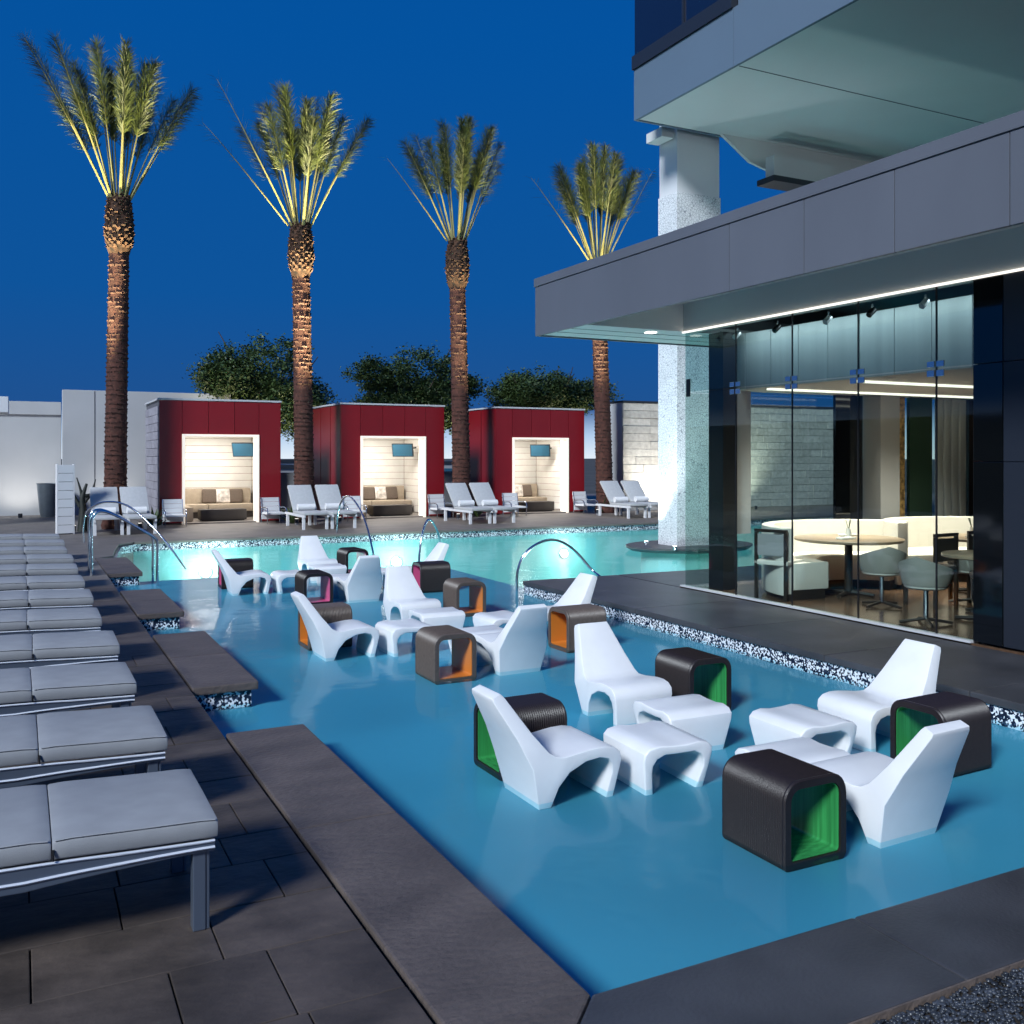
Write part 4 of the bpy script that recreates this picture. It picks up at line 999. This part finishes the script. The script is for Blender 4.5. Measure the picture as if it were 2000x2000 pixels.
# table settings
for k, (x_, y_, lb) in enumerate(((9.35, 9.0, 'left folded napkin on the large round table'), (9.75, 9.35, 'right folded napkin on the large round table'), (11.0, 8.4, 'folded napkin on the right round table'), (9.2, 6.85, 'folded napkin on the small round table'))):
    n_ = box('napkin', x_ - .12, x_ + .12, y_ - .06, y_ + .06, .7535, .78, ceramic, None, .008); tag(n_, lb, 'napkin', 'folded napkins on the tables')
for k, (x_, y_, lb) in enumerate(((9.55, 9.15, 'small vase in the middle of the large round table'), (11.2, 8.6, 'small vase on the right round table'), (9.40, 7.05, 'small vase on the small round table'))):
    t_ = thing('vase', lb, 'vase', (x_, y_, .7535), 0, 'vases on the restaurant tables')
    bm = nb(); lathe(bm, [(.03, 0), (.04, .05), (.025, .10), (.03, .12)], 12); obj('body', bm, ceramic, t_, smooth=50)
    for q in range(3):
        bm = nb(); tube(bm, [(0, 0, .10), (random.uniform(-.05, .05), random.uniform(-.05, .05), .24)], .004, 5); obj('flower_stem', bm, tree_leaf, t_)
        

# ------------------------------------------------------------------ hotel tower overhead and its column
T = thing('hotel_tower', 'white hotel block overhanging on a cracked mosaic column', 'building', (0, 0, 0))
TX, TY, TZ0, TZ1 = 10.94, 16.10, 8.52, 9.53
jy = [16.10, 13.07, 10.0, 7.0, 4.0, 1.0, -3.0]
for a, b in zip(jy, jy[1:]): box('band_panel', TX, TX + .06, b + .004, a - .004, TZ0 + .0, TZ1, band_m, T, .003)
box('band_panel', TX + .062, 30, TY - .06, TY, TZ0, TZ1, band_m, T)
box('soffit', TX + .061, 30, -3, TY - .061, TZ0 + .02, TZ0 + .12, soffit_m, T)
box('soffit_joint', TX + .1, 22, 13.04, 13.055, TZ0 + .012, TZ0 + .0195, mortar, T)
for a, b in ((16.10, 14.50), (14.49, 13.09)):
    box('dark_window', TX + .02, TX + .06, b, a, 9.83, 13.5, dark_glass, T)
box('window_base', TX - .04, TX + .3, 13.08, 16.12, TZ1 + .003, 9.80, dark_frame, T); box('mullion', TX - .01, TX + .06, 14.46, 14.52, 9.801, 13.5, dark_frame, T)
box('window_end', TX + .062, 30, 16.0, 16.1, TZ1 + .003, 13.5, dark_frame, T)
for a, b in ((13.07, 10.0), (9.99, 7.0), (6.99, 4.0)): box('wall_panel', TX + .1, TX + .16, b, a, TZ1 + .004, 13.5, band_m, T, .003)
box('beam', 11.80, 12.11, 16.35, 16.9, 8.42, 8.62, soffit_m, T, .005)
bm = nb(); q_ = [(13.05, 8.539), (13.8, 8.06), (15.5, 7.66), (24, 7.66), (24, 8.539)]
va = [bm.verts.new((x_, 15.95, z_)) for x_, z_ in q_]; vb = [bm.verts.new((x_, 16.03, z_)) for x_, z_ in q_]
bm.faces.new(va); bm.faces.new(vb[::-1])
for i in range(5): bm.faces.new((va[i], va[(i + 1) % 5], vb[(i + 1) % 5], vb[i]))
obj('drop_beam', bm, soffit_m, T); box('louvre', 13.85, 24, 15.28, 15.8, 7.50, 7.62, dark_frame, T, .005)
box('louvre_mount', 14.0, 15.6, 15.45, 15.7, 7.621, 8.1, soffit_m, T)
box('column_shaft', 12.14, 13.24, 16.28, 16.90, 7.30, 9.2, white_paint, T); box('column_shaft', 12.14, 13.24, 16.28, 16.101, 8.0, 8.5, white_paint, T) if False else None
box('column_cladding', 12.12, 13.26, 16.26, 16.92, -.1, 7.297, column_clad, T, .004)
bm = nb(); lathe(bm, [(1.0, -.16), (1.08, -.10), (1.08, -.06)], 40, 12.7, 16.6)
for v in bm.verts: v.co.x = 12.7 + (v.co.x - 12.7) * 1.35
obj('column_plinth', bm, right_stone, T, smooth=40)
bm = nb(); lathe(bm, [(.85, DZ - .2), (.85, -.162)], 30, 12.7, 16.6)
for v in bm.verts: v.co.x = 12.7 + (v.co.x - 12.7) * 1.3
obj('plinth_base', bm, plaster_deep, T, smooth=40)
for i, (dx, dy) in enumerate(((-.5, -.35), (-.35, .6))):
    g = thing('column_uplight', ('small uplight on the plinth at the front of the mosaic column', 'small uplight on the plinth at the left of the mosaic column')[i], 'lamp', (12.12 + dx, 16.26 + dy - (.25 if i == 0 else 0), -.06), 0, 'column uplights')
    bm = nb(); tube(bm, [(0, 0, 0), (0, 0, .08)], .05, 12); obj('housing', bm, steel, g)
    bm = nb(); tube(bm, [(0, 0, .0805), (0, 0, .084)], .04, 12); obj('lens', bm, lamp_glow, g)
    lamp('uplight_beam', 'SPOT', 260, (.85, .93, 1.0), g, (0, 0, .1), aim((.12 if i else .1, .1 if i == 0 else 0, 1)), spot_size=R(70), spot_blend=.8, shadow_soft_size=.04)
# wall washers on the left
for i, x_ in enumerate((-.2, 2.35)):
    g = thing('wall_washer', ('small wall washer lamp at the foot of the lower white wall', 'small wall washer lamp at the foot of the taller white wall')[i], 'lamp', (x_ + .2, 32.0 if i == 0 else 31.9, 0), 0, 'wall washer lamps')
    bm = nb(); tube(bm, [(0, 0, 0), (0, 0, .12)], .06, 12); obj('housing', bm, dark_frame, g)
    lamp('washer_beam', 'SPOT', 95 if i == 0 else 40, (1.0, .93, .84), g, (0, 0, .14), aim((0, .9, 1)), spot_size=R(110), spot_blend=.8, shadow_soft_size=.05)
